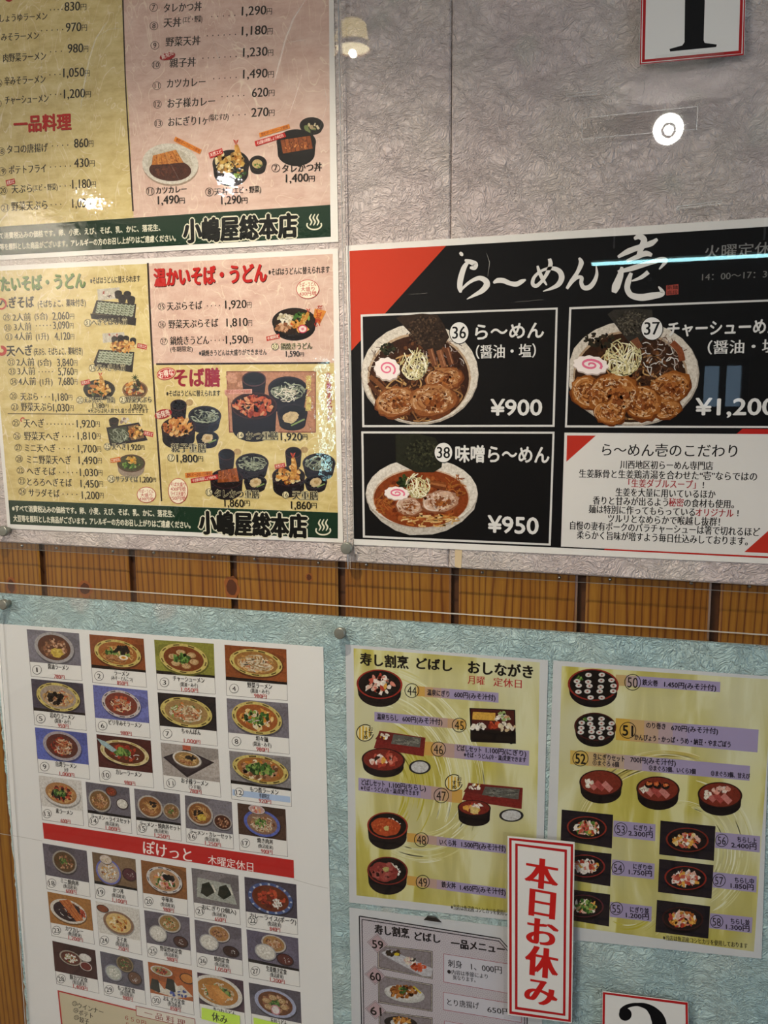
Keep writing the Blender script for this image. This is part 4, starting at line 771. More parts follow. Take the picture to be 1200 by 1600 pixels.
def p37(p):
    X0 = lambda y: 893.5 - (y - 480) * .0347
    def bw(b):
        clipx(b, X0); b.el(989, 584, 104, 82, 'B0A69A'); b.el(988, 582, 103, 81, 'DCD3C6'); b.el(985, 588, 90, 72, 'B49A7E'); b.el(985, 590, 87, 70, '38200F', 0, 40)
        b.bits(985, 590, 76, 60, 160, ['4A2A14', '5E361C', '2A160A', '7A4A22'], 5, rnd); b.strands(985, 600, 72, 52, 90, ['8A5C34', 'A87A4A', '6A4024', 'C29A64', '3A2416'], 2.2, 34, rnd); b.strands(1036, 556, 36, 34, 60, ['D0CCC8', '9A8A80', '6A4A3A', 'E0DCD6'], 1.4, 14, rnd)
        b.bits(938, 532, 24, 12, 40, ['1E1A12', '2E2A1C', '3A2E1E'], 4, rnd)
    bp(p, 'noodle_bowl', bw, 14)
    bp(p, 'seaweed_sheet', nori([(949, 491), (959, 484), (990, 482), (1019, 484), (1020, 499), (1012, 520), (1002, 534), (984, 536), (968, 516)], '34302A', ['48423A', '2A2620', '5A5448', '3E382E', '6A6252']), 66)
    bp(p, 'bamboo_shoot', lambda b: b.rib([(1050, 535), (1062, 548), (1066, 564)], 10, '8A4A2A'), 84); bp(p, 'bamboo_shoot', lambda b: b.rib([(990, 530), (998, 545)], 14, '7A4A30'), 84)
    for k, (x, y, rx, ry, r_) in enumerate(((1046, 606, 36, 26, -25), (1044, 640, 22, 14, -20), (918, 612, 28, 26, 30), (1003, 628, 32, 28, 10), (958, 615, 42, 34, -20), (952, 645, 26, 19, 10))):
        def pk(b): clipx(b, X0); pork(b, x, y, rx, ry, rnd, ('B87A40', '96561F', '6E3610', 'D8AE80'), r_)
        bp(p, 'pork_slice', pk, 90 + 7 * k)
    bp(p, 'leek_heap', leeks(973, 557, 27, 28, 1.7, 80), 132)
    def nf(b): clipx(b, X0); naruto(b, 923, 570, 27, 14, 6)
    bp(p, 'fish_cake', nf, 140)
panel([(889.5, 480), (1278, 465), (1278, 669), (882.7, 667.8)], (1018.7, 513.5, 16.5, 17.5, '37'), (1043, 515, 1220, 22, 'チャーシューめん'), (1106, 543.5, 1224, 20, '（醤油・塩）'), (1087, 636, 1212, 25, '¥1,200'), p37)
def p38(p):
    def bw(b):
        b.poly([(571, 772), (747, 772), (741, 796), (722, 815), (698, 829), (676, 835), (640, 836), (618, 829), (596, 815), (578, 796)], 'C9C2B8'); b.el(659, 772, 88, 54, 'B4ABA0'); b.el(659, 770, 87, 54, 'E4DDD3'); b.el(658, 778, 76, 46.5, 'D2B49A'); b.el(658, 779, 74, 45, '8A3E18', 0, 40)
        b.bits(658, 780, 64, 36, 140, ['9A4A1E', '7A3212', 'A85A2A', '6A2A10'], 5, rnd); b.strands(672, 812, 44, 10, 40, NOO + ['B86A2A'], 2.2, 22, rnd); b.strands(600, 782, 14, 22, 24, ['B0682E', '7A3A16', 'A0662A'], 1.4, 20, rnd); b.strands(710, 760, 20, 18, 24, ['B0682E', '7A3A16', 'A0662A'], 1.4, 20, rnd)
    bp(p, 'noodle_bowl', bw, 14)
    bp(p, 'seaweed_sheet', nori([(618, 679), (655, 678), (680, 684), (693, 706), (690, 730), (678, 738), (650, 738), (619, 722)], '24261A', ['2E3020', '1A1C12', '3A3C28', '44462E', '15160E']), 66)
    bp(p, 'bamboo_shoot', lambda b: [b.rib([(673, 752 + i * 3.4), (697, 756 + i * 4)], 4.4, c) for i, c in enumerate(('8A4A22', 'A8683A', '74391A'))], 84)
    bp(p, 'pork_slice', lambda b: pork(b, 687, 783, 30, 18, rnd, ('D2B09A', 'B58A70', '8A5030', 'E6D2C4'), -10), 94); bp(p, 'pork_slice', lambda b: pork(b, 639, 791, 21, 15, rnd, ('D2B09A', 'B58A70', '8A5030', 'E6D2C4'), 6), 104)
    bp(p, 'spinach', lambda b: b.bits(630, 753, 9, 9, 40, ['2A3A1A', '3A4E22', '1A2610'], 3.2, rnd), 112); bp(p, 'leek_heap', leeks(653, 757, 18, 20, 1.4, 60), 116); bp(p, 'fish_cake', lambda b: naruto(b, 620, 770.5, 19, 10, 4), 130)
panel([(564.5, 674), (866.5, 674.5), (860.5, 852.5), (567, 840)], (693, 707, 13.8, 15.2, '38'), (712, 709.5, 858, 25, '味噌ら〜めん'), None, (762.5, 819, 841, 25, '¥950'), p38)
b = Ink(Cc); Cc.k = 10; b.poly([(882, 676), (1278, 679), (1278, 873), (876.5, 854)], 'DCD8D2'); sp = b.build('story_panel', Cc.o)
def part(n, f, k=20): b = Ink(Cc); Cc.k = k; f(b); b.build(n, sp)
part('red_corner', lambda b: b.poly([(886, 680.4), (931, 680.6), (885, 721.5)], 'B83022')); part('red_corner', lambda b: b.poly([(1163, 862.5), (1274, 764), (1274, 868)], 'B83022'))
part('story_title', lambda b: b.text(941, 703, 1152, 19, 'ら〜めん壱のこだわり', '1C1A1A', .006))
ST = [((969, 726, 1114, '川西地区初らーめん専門店'),), ((905, 740, 1183, '生姜豚骨と生姜鶏清湯を合わせた“壱”ならではの'),), ((982, 755, 1087, '「生姜ダブルスープ」', 1), (1095, 758, 1104, '！')), ((962, 769, 1118, '生姜を大量に用いているほか'),),
 ((926.6, 782, 1044, '香りと甘みが出るよう'), (1045, 785, 1068, '秘密', 1), (1069, 786, 1147, 'の食材も使用。')), ((920, 795.5, 1086, '麺は特別に作ってもらっている'), (1087, 800.5, 1146, 'オリジナル', 1), (1149, 802, 1158, '！')), ((950, 810, 1125, 'ツルリとなめらかで喉越し抜群！'),),
 ((891, 821, 1188, '自慢の妻有ポークのバラチャーシューは箸で切れるほど'),), ((901.6, 835.5, 1169, '柔らかく旨味が増すよう毎日仕込みしております。'),)]
for L in ST: part('story_line', lambda b: [b.text(l[0], l[1], l[2], 12.6, l[3], '9E2A2E' if len(l) > 4 else '1C1A1A', .014) if l[3] != '！' else b.text(l[0] + 3, l[1], l[0] + 5, 11, l[3], '1C1A1A', .01) for l in L])

# ------------------------------------------------------------------ photo menu on copy paper, 32 dish cards
DL = D_BB + .0008
Mn = Sheet('photo_menu', [(-9, 974), (505, 1011), (526, 1800), (64, 1800)], DL, .0003, M_COPY, 'white photo menu sheet with numbered ramen and rice dish pictures and a red banner', 'menu')
YR, WR, BR_ = 'CDBB6C', 'D8D2C4', '5A6AA8'; GY, BLU, OR, DKB = '7A7680', '5A62A0', '8A4A24', '1E1A1E'
C1 = [ # corners of the picture, lower corners of the caption, number, name, note, price, ground colour, dishes
 ((41.6, 983), (123.4, 989.6), (127, 1040.6), (46.6, 1034), (128.6, 1064), (48.4, 1057), '醤油ラーメン', '', '780', GY, [(.5, .5, .38, .47, 'A8A4A4', '5A3018', 'pmy', 0)]),
 ((139.4, 991), (224.4, 998), (228, 1051), (143.4, 1043.4), (229.4, 1074.4), (144.4, 1066.6), 'ラーメン', '(みそ・とんこつ)', '850', OR, [(.5, .5, .43, .40, YR, 'A0622E', 'nGdpe', 1)]),
 ((240.8, 999.5), (334, 1005.8), (335.8, 1059.5), (244.5, 1052.5), (336.8, 1085), (245.8, 1077.5), 'チャーシューメン', '(醤油・みそ)', '1,050', '8A8A3A', [(.48, .5, .41, .44, YR, '7A3E1C', 'Pg', 1)]),
 ((350.8, 1007.5), (447.5, 1014.5), (448.8, 1070), (353, 1062.5), (449.5, 1095), (353.8, 1086.8), '野菜ラーメン', '(醤油・みそ)', '980', OR, [(.5, .45, .43, .38, YR, 'A0703A', 'nNl', 1)]),
 ((48.4, 1060.4), (129.6, 1068), (133, 1118), (52.6, 1110), (135.4, 1141.6), (54, 1133), '岩のりラーメン', '(醤油・みそ)', '950', '4A4654', [(.5, .5, .42, .44, YR, 'A89888', 'nND', 1)]),
 ((145, 1070), (230.4, 1079), (233, 1130), (149, 1121.4), (235, 1153.6), (150, 1143.6), 'ピリ辛みそラーメン', '', '980', '6A70B0', [(.5, .5, .36, .42, 'C8BEBA', '7A3A2E', 'rNh', 2)]),
 ((246, 1081.8), (336.8, 1089.5), (338.8, 1142.5), (249.5, 1133.8), (340, 1166), (250.8, 1156), 'ちゃんぽん', '', '1,000', DKB, [(.48, .52, .45, .44, YR, 'A08050', 'vlN', 1)]),
 ((354, 1091), (450, 1099), (452, 1153.8), (357, 1144.5), (452.5, 1178.8), (357.5, 1169.5), '坦々麺', '(醤油・みそ)', '980', GY, [(.48, .5, .41, .47, YR, 'A05A2A', 'oGh', 1)]),
 ((54.4, 1136.4), (135.6, 1145.6), (139, 1195), (59, 1185.6), (140.6, 1218), (60, 1207), '台湾ラーメン', '大辛', '1,000', '5A66B0', [(.5, .5, .37, .46, 'A8A0A4', '5A2E26', 'rNh', 0)]),
 ((150.6, 1147), (235.6, 1157), (238.6, 1208), (154.4, 1198), (240.6, 1231.6), (156, 1221), 'カレーラーメン', '', '980', '4A1C1A', [(.5, .48, .45, .38, 'D8C896', '5A2A14', 'rhg', 3)]),
 ((251, 1160), (340.8, 1170.5), (343.8, 1222.5), (255.5, 1211), (345.5, 1246), (256, 1232.5), 'お子様ラーメン', '(うす味)', '780', 'A8A09A', [(-1, .45, .46, .42, '2A2226', '', '', 0), (.44, .42, .25, .24, 'DAD4CC', '9A7A4A', 'ndp', 0)]),
 ((358, 1173), (453.8, 1183), (455, 1236), (361, 1223.8), (455.8, 1260.8), (361.8, 1248.8), 'もつ煮ラーメン', '季節限定', '920', '8A8688', [(.5, .47, .46, .42, YR, 'A06A32', 'omG', 1)]),
 ((60.4, 1211.4), (127, 1220), (129.4, 1268), (65, 1259), (131, 1290.6), (66, 1281), '素ラーメン', '', '600', 'DAD6D0', [(.5, .5, .45, .42, 'D2CEC8', 'A8784A', 'nrDg', 0)]),
 ((133.6, 1221.4), (202, 1231), (204.4, 1279.6), (137.4, 1270), (206.4, 1303), (138.6, 1292), 'ラーメン・ライスセット', '(魚沼産米)', '1,000', '6A6670', [(.3, .55, .26, .36, 'A8A49C', '7A5A34', 'nmp', 0), (.58, .2, .13, .15, '4A2A20', '7A3A22', 'r', 0), (.82, .55, .14, .17, '3A2A26', 'D8D4CA', 'w', 0)]),
 ((209.4, 1232), (281, 1241), (283, 1290), (213, 1281), (283.8, 1314.5), (214, 1304), 'ラーメン・焼肉丼セット', '(魚沼産米)', '1,250', '6E6A72', [(.33, .52, .28, .36, 'B4AEA6', '8A5A30', 'ndp', 0), (.8, .58, .19, .26, 'A8A49C', '8A6A44', 'mg', 0)]),
 ((288.8, 1242.5), (362, 1253), (363.8, 1303.8), (291, 1293.8), (365.5, 1327), (291, 1316), 'ラーメン・カレーセット', '(魚沼産米)', '1,250', '747078', [(.31, .5, .28, .36, 'B8B2AA', '8A5A30', 'npDy', 0), (.79, .66, .2, .24, 'A8A29C', '4A2414', 'm', 0)]),
 ((370.8, 1254.5), (446, 1264.5), (447.5, 1314), (373, 1303), (450, 1338.8), (374.5, 1328.8), '焼き肉丼', '(魚沼産米)', '900', '4A3428', [(.5, .55, .38, .42, '5A68B4', '8A6A58', 'mlg', 0), (.4, .13, .17, .14, 'C8C2C0', 'C8A09A', 'F', 0)]),
 ((66.4, 1317.4), (135.4, 1329.4), (139, 1379), (71.4, 1367), (141.4, 1402), (73, 1389), 'ミニ焼肉丼', '(魚沼産米)', '600', '625C66', [(.47, .48, .28, .36, 'A09A90', '5A4428', 'mg', 0)]),
 ((143.6, 1331), (211.6, 1342.4), (214.4, 1392), (148, 1380.4), (216.4, 1417), (149.4, 1403.6), 'かつ丼', '(魚沼産米)', '1,100', '7A6248', [(.35, .55, .29, .4, '6A70B8', 'B8A89A', 'fwl', 0), (.31, .17, .14, .14, 'C0B8B4', 'D8C8B8', 'l', 0), (.84, .52, .17, .2, '3A1A22', '5A3038', 'h', 0)]),
 ((220, 1343.6), (290.8, 1356), (292.5, 1406), (223.6, 1395), (294, 1430.8), (224, 1418), '中華丼', '(魚沼産米)', '980', '8A5A30', [(.5, .5, .4, .4, 'D0CCC8', 'B8906A', 'NvFd', 2)]),
 ((299, 1356), (372.5, 1368), (374, 1421), (302.5, 1410), (375.8, 1445.5), (304, 1433.8), 'おにぎり(2個入)', '(魚沼産米)', '650', '7A7476', [(-2, .5, .42, .36, 'A4A8A0', '', '', 0)]),
 ((381.8, 1370), (463, 1382), (464.5, 1435.8), (383.8, 1424), (465.5, 1461), (385, 1448.8), 'カレーライス(ポーク)', '(魚沼産米)', '840', '4A4450', [(.49, .52, .43, .45, '4A5E90', '6A3014', 'r', 4)]),
 ((74, 1393), (141.6, 1406), (145.6, 1454.4), (79, 1441.4), (148, 1476), (80.6, 1462), 'カツカレー', '(魚沼産米)', '1,200', 'A8743A', [(.45, .52, .42, .38, 'D8D2C6', '2E1E22', 'h', 5)]),
 ((149.4, 1408), (217.4, 1420.6), (219, 1470), (154, 1456.7), (222, 1492.5), (155.6, 1477.5), '玉子丼', '(魚沼産米)', '750', 'DAD6CE', [(.5, .57, .36, .36, '8A6A54', 'D8B878', 'o', 0), (.15, .2, .14, .12, '2A1E1A', '8A4A2A', '', 0)]),
 ((225, 1422), (296, 1433.6), (298, 1485.6), (229, 1473), (299, 1508.5), (230.6, 1495), '野菜炒め定食', '(魚沼産米)', '980', '66606A', [(.55, .28, .25, .27, 'B8B2A8', '9A7A48', 'vN', 0), (.28, .65, .2, .25, 'A8A6A2', 'D8D4CA', 'w', 0), (.78, .78, .17, .17, '1E1416', '4A2A1E', 'h', 0)]),
 ((303.6, 1436.8), (377, 1450.5), (378.6, 1501), (307, 1488), (379.8, 1525), (308, 1510.5), '焼肉定食', '(魚沼産米)', '1,050', '6E6872', [(.52, .3, .23, .25, 'C0B8AE', 'A87A48', 'm', 0), (.29, .62, .21, .25, 'A8A8A8', 'D8D4CA', 'w', 0), (.76, .78, .18, .17, '1E1416', '3A221C', 'h', 0)]),
 ((384.9, 1452), (465.8, 1466), (467.5, 1518), (388, 1502.5), (468.7, 1542.4), (389.4, 1527.4), '生姜焼き定食', '(魚沼産米)', '1,200', '666072', [(.52, .3, .24, .26, 'BEB6AC', 'A8804E', 'mN', 0), (.35, .6, .21, .25, 'A8A8A8', 'D8D4CA', 'w', 0), (.73, .72, .17, .18, '2A1618', '5A2A22', 'h', 0)]),
 ((81.7, 1469.8), (148.8, 1484.8), (152.5, 1531), (85.8, 1517), (155, 1552.5), (88.3, 1537.5), '豚カツ定食', '(魚沼産米)', '1,400', '3A1814', [(.4, .45, .26, .24, 'A8A090', '5A2A1A', 'rvw', 0), (.75, .33, .14, .13, 'DAD6D0', 'E4E0DA', '', 0), (.75, .62, .14, .15, 'D0C8C0', '6A2218', '', 0)]),
 ((156, 1486), (223, 1501), (226, 1548), (161.5, 1533.8), (228.5, 1570), (163, 1554.6), 'もつ煮定食', '(魚沼産米)', '980', '5E5C68', [(.57, .25, .2, .26, '8A7A5A', '5A4A28', 'mG', 0), (.28, .62, .21, .27, '8A8C98', 'B8BCB0', 'w', 0), (.78, .65, .17, .22, '2E2220', '6A4A34', 'h', 0)]),
 ((231, 1502.5), (300, 1515.8), (302, 1565), (234.8, 1551), (303.6, 1586.6), (236.5, 1571), 'おにぎり定食', '(魚沼産米)', '850', 'A85A24', [(-3, .5, .4, .4, 'C8BCA8', '', '', 0), (.3, .22, .25, .15, 'D8D4CE', 'A8986A', 'vr', 0), (.88, .3, .17, .16, '1A1414', 'C8823A', '', 0)]),
 ((308, 1519), (380, 1532.7), (382, 1582.7), (311.6, 1567.8), (384, 1606), (313, 1590), 'きつねうどん', '', '', '4A3440', [(.42, .5, .55, .5, 'D8D4CC', 'B07A34', 'lG', 6)]),
 ((388.5, 1535), (469.4, 1550), (470.6, 1599), (392.6, 1583.5), (472, 1622), (394, 1606), '五目うどん', '', '', '5A5660', [(.5, .52, .41, .44, 'A8AEC8', '6A4020', 'mgP', 7)])]
def dish_card(i, c):
    tl, tr, br, bl, cbr, cbl, nm, nt, pr, bg, ves = c; r = random.Random(100 + i); Wd = math.hypot(tr[0] - tl[0], tr[1] - tl[1]); Hd = math.hypot(bl[0] - tl[0], bl[1] - tl[1])
    def fm(x, y):
        u, v = x / Wd, y / Hd; u = min(max(u, 0), 1); v = min(max(v, 0), 1)
        return Mn.w(*[(1 - v) * ((1 - u) * tl[a] + u * tr[a]) + v * ((1 - u) * bl[a] + u * br[a]) for a in (0, 1)])
    b = Ink(Mn); Mn.k = 4; q = [tl, tr, cbr, cbl]; b.poly(q, 'E2DFD8'); b.frame(q, .55, '4A4440'); card = b.build('dish_card', Mn.o)
    b = Ink(Mn, fm); Mn.k = 10; b.poly([(0, 0), (Wd, 0), (Wd, Hd), (0, Hd)], bg)
    lc = lambda k: tuple(min(1, x * k) for x in lin(bg))
    if i not in (12, 23): b.el(Wd * r.uniform(.15, .85), Hd * r.uniform(.3, .8), Wd * .4, Hd * .4, lc(1.2)); b.el(Wd * r.uniform(.1, .9), Hd * r.uniform(.1, .4), Wd * .3, Hd * .2, lc(.8))
    if i in (1, 2, 3, 4, 11, 13, 14, 18, 26): b.poly([(0, Hd * .9), (Wd, Hd * .93), (Wd, Hd), (0, Hd)], '14100F')
    for cx, cy, rx, ry, rim, soup, kind, fl in ves:
        cx_, cy_, rx_, ry_ = abs(cx) * Wd, cy * Hd, rx * Wd, ry * Hd
        if cx == -1:
            b.poly([(Wd * .02, Hd * .45), (Wd * .42, Hd * .12), (Wd * .92, Hd * .42), (Wd * .42, Hd * .98)], '2A2226'); b.poly([(Wd * .07, Hd * .45), (Wd * .42, Hd * .17), (Wd * .86, Hd * .42), (Wd * .42, Hd * .9)], '3A3034'); b.poly([(Wd * .38, 0), (Wd * .52, 0), (Wd * .52, Hd * .14), (Wd * .38, Hd * .14)], 'B8583A'); continue
        if cx == -2:
            b.poly([(Wd * .12, Hd * .25), (Wd * .82, Hd * .3), (Wd * .95, Hd * .88), (Wd * .08, Hd * .82)], 'A8ACA2'); b.strands(Wd * .5, Hd * .55, Wd * .4, Hd * .26, 40, ['C8CCC2', '8A8E84', '6E726A'], .8, 10, r)
            for k in (.33, .7): b.poly([(Wd * (k - .16), Hd * .68), (Wd * (k - .12), Hd * .42), (Wd * (k + .03), Hd * .33), (Wd * (k + .15), Hd * .6), (Wd * (k - .03), Hd * .78)], '23281C'); b.rib([(Wd * (k + .1), Hd * .4), (Wd * (k + .16), Hd * .6)], 3, 'D8D4C4')
            continue
        if cx == -3:
            b.poly([(Wd * .1, Hd * .92), (Wd * .75, Hd * .55), (Wd * 1, Hd * .85), (Wd * .6, Hd)], 'D8D0C0'); b.bits(Wd * .65, Hd * .82, Wd * .22, Hd * .12, 12, ['3A4A90', '4A5AA0'], 3, r)
            for k, y in ((.14, .66), (.5, .55)): b.poly([(Wd * (k - .14), Hd * (y + .2)), (Wd * (k - .08), Hd * (y - .14)), (Wd * (k + .06), Hd * (y - .12)), (Wd * (k + .2), Hd * (y + .18)), (Wd * (k + .06), Hd * (y + .28))], '1E2418'); b.poly([(Wd * (k + .08), Hd * (y - .06)), (Wd * (k + .22), Hd * (y + .18)), (Wd * (k + .1), Hd * (y + .26))], 'E0DCD0')
            continue
        b.el(cx_ + rx_ * .05, cy_ + ry_ * .14, rx_, ry_, lc(.45)); bowl(b, cx_, cy_, rx_, ry_, rim, soup, r, None, 0, .17 if rx > .3 else .13, {1: '5A4A20', 2: '3A3A4A', 3: 'A89A50'}.get(fl), 4)
        content(b, kind, cx_, cy_ + ry_ * .03, rx_ * .82, ry_ * .82, r)
        if fl == 4: b.bits(cx_ + rx_ * .3, cy_ + ry_ * .25, rx_ * .2, ry_ * .3, 30, RICE, 2.2, r); [b.ring(cx_, cy_, rx_ * .97, ry_ * .97, rx_ * .09, 'B8C2D4', 0, 2, a, a + 6) for a in range(0, 360, 24)]; b.bits(cx_ + rx_ * .55, cy_ - ry_ * .05, rx_ * .1, ry_ * .15, 8, RED, 2.5, r)
        if fl == 5: cutlet(b, [(Wd * .25, Hd * .22), (Wd * .5, Hd * .12), (Wd * .8, Hd * .72), (Wd * .62, Hd * .8)], r, 6); b.bits(Wd * .78, Hd * .52, 4, 6, 16, RED, 2.4, r)
        if fl == 6: b.poly([(Wd * .15, Hd * .35), (Wd * .45, Hd * .3), (Wd * .62, Hd * .7), (Wd * .5, Hd * .9), (Wd * .25, Hd * .75)], 'C8863A'); b.poly([(Wd * .3, Hd * .4), (Wd * .5, Hd * .42), (Wd * .72, Hd * .62), (Wd * .5, Hd * .72)], 'D89A4E')
        if fl == 7: b.el(Wd * .5, Hd * .72, 8, 8, 'E4DCD8', -15); b.ring(Wd * .5, Hd * .72, 8, 8, 2, 'C88A90', -15)
        if kind == 'rhg': b.poly([(0, Hd * .12), (Wd * .16, Hd * .2), (Wd * .36, Hd * .42), (Wd * .28, Hd * .5), (Wd * .08, Hd * .3)], '9FB8BC')
    b.build('dish_photo', card)
    e = lambda u, v: tuple((1 - v) * ((1 - u) * bl[a] + u * br[a]) + v * ((1 - u) * cbl[a] + u * cbr[a]) for a in (0, 1))
    sl = lambda p, q_: (Mn.w(*q_)[1] - Mn.w(*p)[1]) / (Mn.w(*q_)[0] - Mn.w(*p)[0]); big = Wd > 76; sc_ = 1.0 if big else .92
    b = Ink(Mn); Mn.k = 90; ccx, ccy = e(.13, .5)
    if i < 30: b.num(ccx, ccy, 7.3 if big else 7, str(i + 1), '1E1A18', .7, 'E2DFD8', off=.012, th=1.0); b.build('number_badge', card)
    b = Ink(Mn); Mn.k = 96
    if nt == '季節限定': p_, q_, r_, s_ = e(.02, .36), e(.98, .36), e(.98, .74), e(.02, .74); Mn.k = 60; b.poly([p_, q_, r_, s_], 'A8BCD8'); Mn.k = 96
    w_ = min(.37, (.0335 if big else .041) * len(nm)) if nm not in ('ラーメン・焼肉丼セット', 'ラーメン・カレーセット', 'ラーメン・ライスセット', 'カレーライス(ポーク)') else .44; u0 = max(.04, .55 - w_)
    if w_ > .4: u0 = .08
    p_, q_ = e(u0, .2), e(min(.97, .55 + w_), .2); b.text(p_[0], p_[1], q_[0], 8.2 * sc_, nm, '1E1A18', .014, slope=sl(p_, q_))
    if nt: n_ = .0215 * len(nt) * (1 if big else 1.2); p_, q_ = e(.55 - n_, .54), e(.55 + n_, .54); b.text(p_[0], p_[1], q_[0], 6.6 * sc_, nt, '2A2624', .006, slope=sl(p_, q_))
    if pr: n_ = .021 * len(pr) * (1.0 if big else 1.15); p_, q_ = e(.52 - n_, .85), e(.52 + n_, .85); t_ = e(.52 + n_ + (.075 if big else .09), .85); b.text(p_[0], p_[1], q_[0], 6.2, pr, 'B0302C', .012, slope=sl(p_, q_)); b.text(q_[0] + .5, q_[1], t_[0], 6.2, '円', 'B0302C', .01, slope=sl(p_, t_))
    b.build('caption', card)
for i, c in enumerate(C1): dish_card(i, c)
b = Ink(Mn); Mn.k = 100; b.poly([(66.6, 1285), (214, 1307.5), (458.8, 1343.8), (459.5, 1372), (214, 1333.5), (69, 1310)], 'B4201C'); bn = b.build('red_banner', Mn.o)
b = Ink(Mn); Mn.k = 104; b.text(224, 1323.5, 299, 20, 'ぽけっと', 'F0E4DC', .012, slope=-.02); b.text(325, 1342.5, 395.5, 13.5, '木曜定休日', 'F0E4DC', .0, slope=-.02); b.build('banner_lettering', bn)
b = Ink(Mn); Mn.k = 100; q = [(90, 1546.7), (315, 1602.5), (330, 1720), (106, 1700)]; b.poly(q, 'B02A26'); b.poly([(92.5, 1549.5), (313, 1604.5), (328, 1718), (108.5, 1698)], 'C4B898'); pl = b.build('side_dish_list', Mn.o)
b = Ink(Mn); Mn.k = 110
for y, n, s, x2, x, yy in ((1567.7, '33', 'ウインナー', 161, 121.5, 1570.5), (1578.5, '34', 'ポテト', 145, 123.5, 1581.5), (1589.6, '35', '餃子', 139, 124.5, 1592.5)): b.num(x - 4.7, y, 3.8, n, w=.7, th=1.1); b.text(x, yy, x2, 8.5, s, '1E1A18', .01, slope=-.05)
b.text(196, 1589.5, 228, 7.5, '６５０円', '9A3A30', .006, slope=-.06); b.text(197, 1600, 229, 7.5, '５００円', '9A3A30', .006, slope=-.06); b.build('list_lettering', pl)
b = Ink(Mn); Mn.k = 110; q = [(212, 1571), (305, 1591.5), (306, 1608), (213, 1587)]; b.poly(q, '9A3A34'); b.poly([(213, 1572.2), (304, 1592.2), (305, 1607), (214, 1586)], 'DAD2C2'); b.text(226, 1582, 289, 9.5, '一 品 料 理', '8A3A34', .008, slope=-.045); b.build('list_title', pl)
for q, t, lb in (([(315, 1574.5), (374.5, 1587.5), (375, 1608), (314.8, 1592)], (331, 1588, 355), 'yellow green sticky note with two handwritten characters under the fox noodle picture'), ([(396, 1590), (462, 1606), (463, 1622), (397, 1607)], None, 'yellow green sticky note at the bottom edge under the rightmost noodle picture')):
    st = Sheet('sticky_note', q, DL + .0010, .0002, M_STICKY, lb, 'note', 'yellow green sticky notes')
    if t: b = Ink(st); b.text(t[0], t[1], t[2], 13, '休み', '1E2614', .012, slope=-.03); b.build('handwriting', st.o)
b = Ink(Mn); Mn.k = 2
for p in ([(-3, 1302), (40, 1309), (66, 1314)], [(459, 1374), (490, 1383), (513, 1388)]): b.rib(p, .7, 'B8B4AC')
b.build('fold_crease', Mn.o)

# ------------------------------------------------------------------ sushi sheets
def box_pic(b, q, dpt, col, inn):
    (x0, y0), (x1, y1), (x2, y2), (x3, y3) = q; b.poly([(x0, y0), (x1, y1), (x2, y2 + dpt), (x3, y3 + dpt)], col); b.poly([(x0 + 2, y0 + 1.5), (x1 - 2, y1 + 1.5), (x2 - 2, y2 - 1), (x3 + 2, y3 - 1)], inn)
def tub(b, cx, cy, rx, ry, h, kind, rim='8A2A20', inn='14100F', body='141012'):
    bowl(b, cx, cy, rx, ry, rim, inn, rnd, body, h, .08, None, 3)
    if kind: content(b, kind, cx, cy + ry * .05, rx * .85, ry * .8, rnd)
def price_bar(sh, q, c0, c1, ring, texts, stop=.45, off=0.0):
    b = Ink(sh); sh.k = 12; b.grad(q, c0, c1, 10, stop); sh.k = 20
    if ring: b.num(ring[0], ring[1], ring[2], ring[3], '17130F', 1.2, th=1.25, off=off)
    for x, y, x2, h, s in texts: b.text(x, y, x2, h, s, '1C1826', .02)
    b.build('price_bar', sh.o)
OG, LV = 'C99A2E', '9C90B0'
S1 = Sheet('sushi_menu', [(539.6, 1007), (856.4, 1031.6), (846.5, 1443.5), (545.7, 1410)], DL, .0003, M_PHOTO, 'sushi menu sheet with a bold brushed title, left of the other sushi sheet', 'menu')
field(S1, 'printed_ground', [(552.5, 1013), (843.5, 1035), (836, 1431), (557, 1399)], M_STREAK, 3)
def sweep(sh, arcs, seed):
    r = random.Random(seed); b = Ink(sh); sh.k = 4
    for cx, cy, r0, r1, a0, a1, n, cols in arcs:
        for i in range(n):
            R_ = r.uniform(r0, r1); t0 = r.uniform(a0, a1 - 12); t1 = min(a1, t0 + r.uniform(10, 50)); k = max(4, int((t1 - t0) / 5))
            pts = [(cx + R_ * math.cos(math.radians(t0 + (t1 - t0) * j / k)), cy + R_ * math.sin(math.radians(t0 + (t1 - t0) * j / k))) for j in range(k + 1)]
            (tl, tr, br, bl) = sh.px
            def inside(p): t = (p[1] - tl[1]) / (bl[1] - tl[1]); x0 = tl[0] + (bl[0] - tl[0]) * t + 16; x1 = tr[0] + (br[0] - tr[0]) * t - 14; u = (p[0] - tl[0]) / (tr[0] - tl[0]); return x0 < p[0] < x1 and tl[1] + (tr[1] - tl[1]) * u + 9 < p[1] < bl[1] + (br[1] - bl[1]) * u - 19
            if not all(inside(p) for p in pts): continue
            w = r.uniform(.8, 3.2); b.rib(pts, [w * math.sin(math.pi * (.06 + .88 * j / k)) for j in range(k + 1)], r.choice(cols), up=0, lv=5 + i % 3)
    b.build('brush_sweep', sh.o)
PALE = ['D6D4A8', 'CFCC98', 'DADABA', 'C9C488']; DEEP = ['AFA63C', 'BAB048', 'A89C3A']
sweep(S1, [(560, 1235, 118, 200, -88, 20, 70, PALE), (560, 1235, 70, 118, -60, 40, 34, DEEP), (660, 1240, 60, 110, 20, 120, 46, PALE), (800, 1190, 20, 42, -150, 90, 0, DEEP)], 5)
b = Ink(S1); S1.k = 8
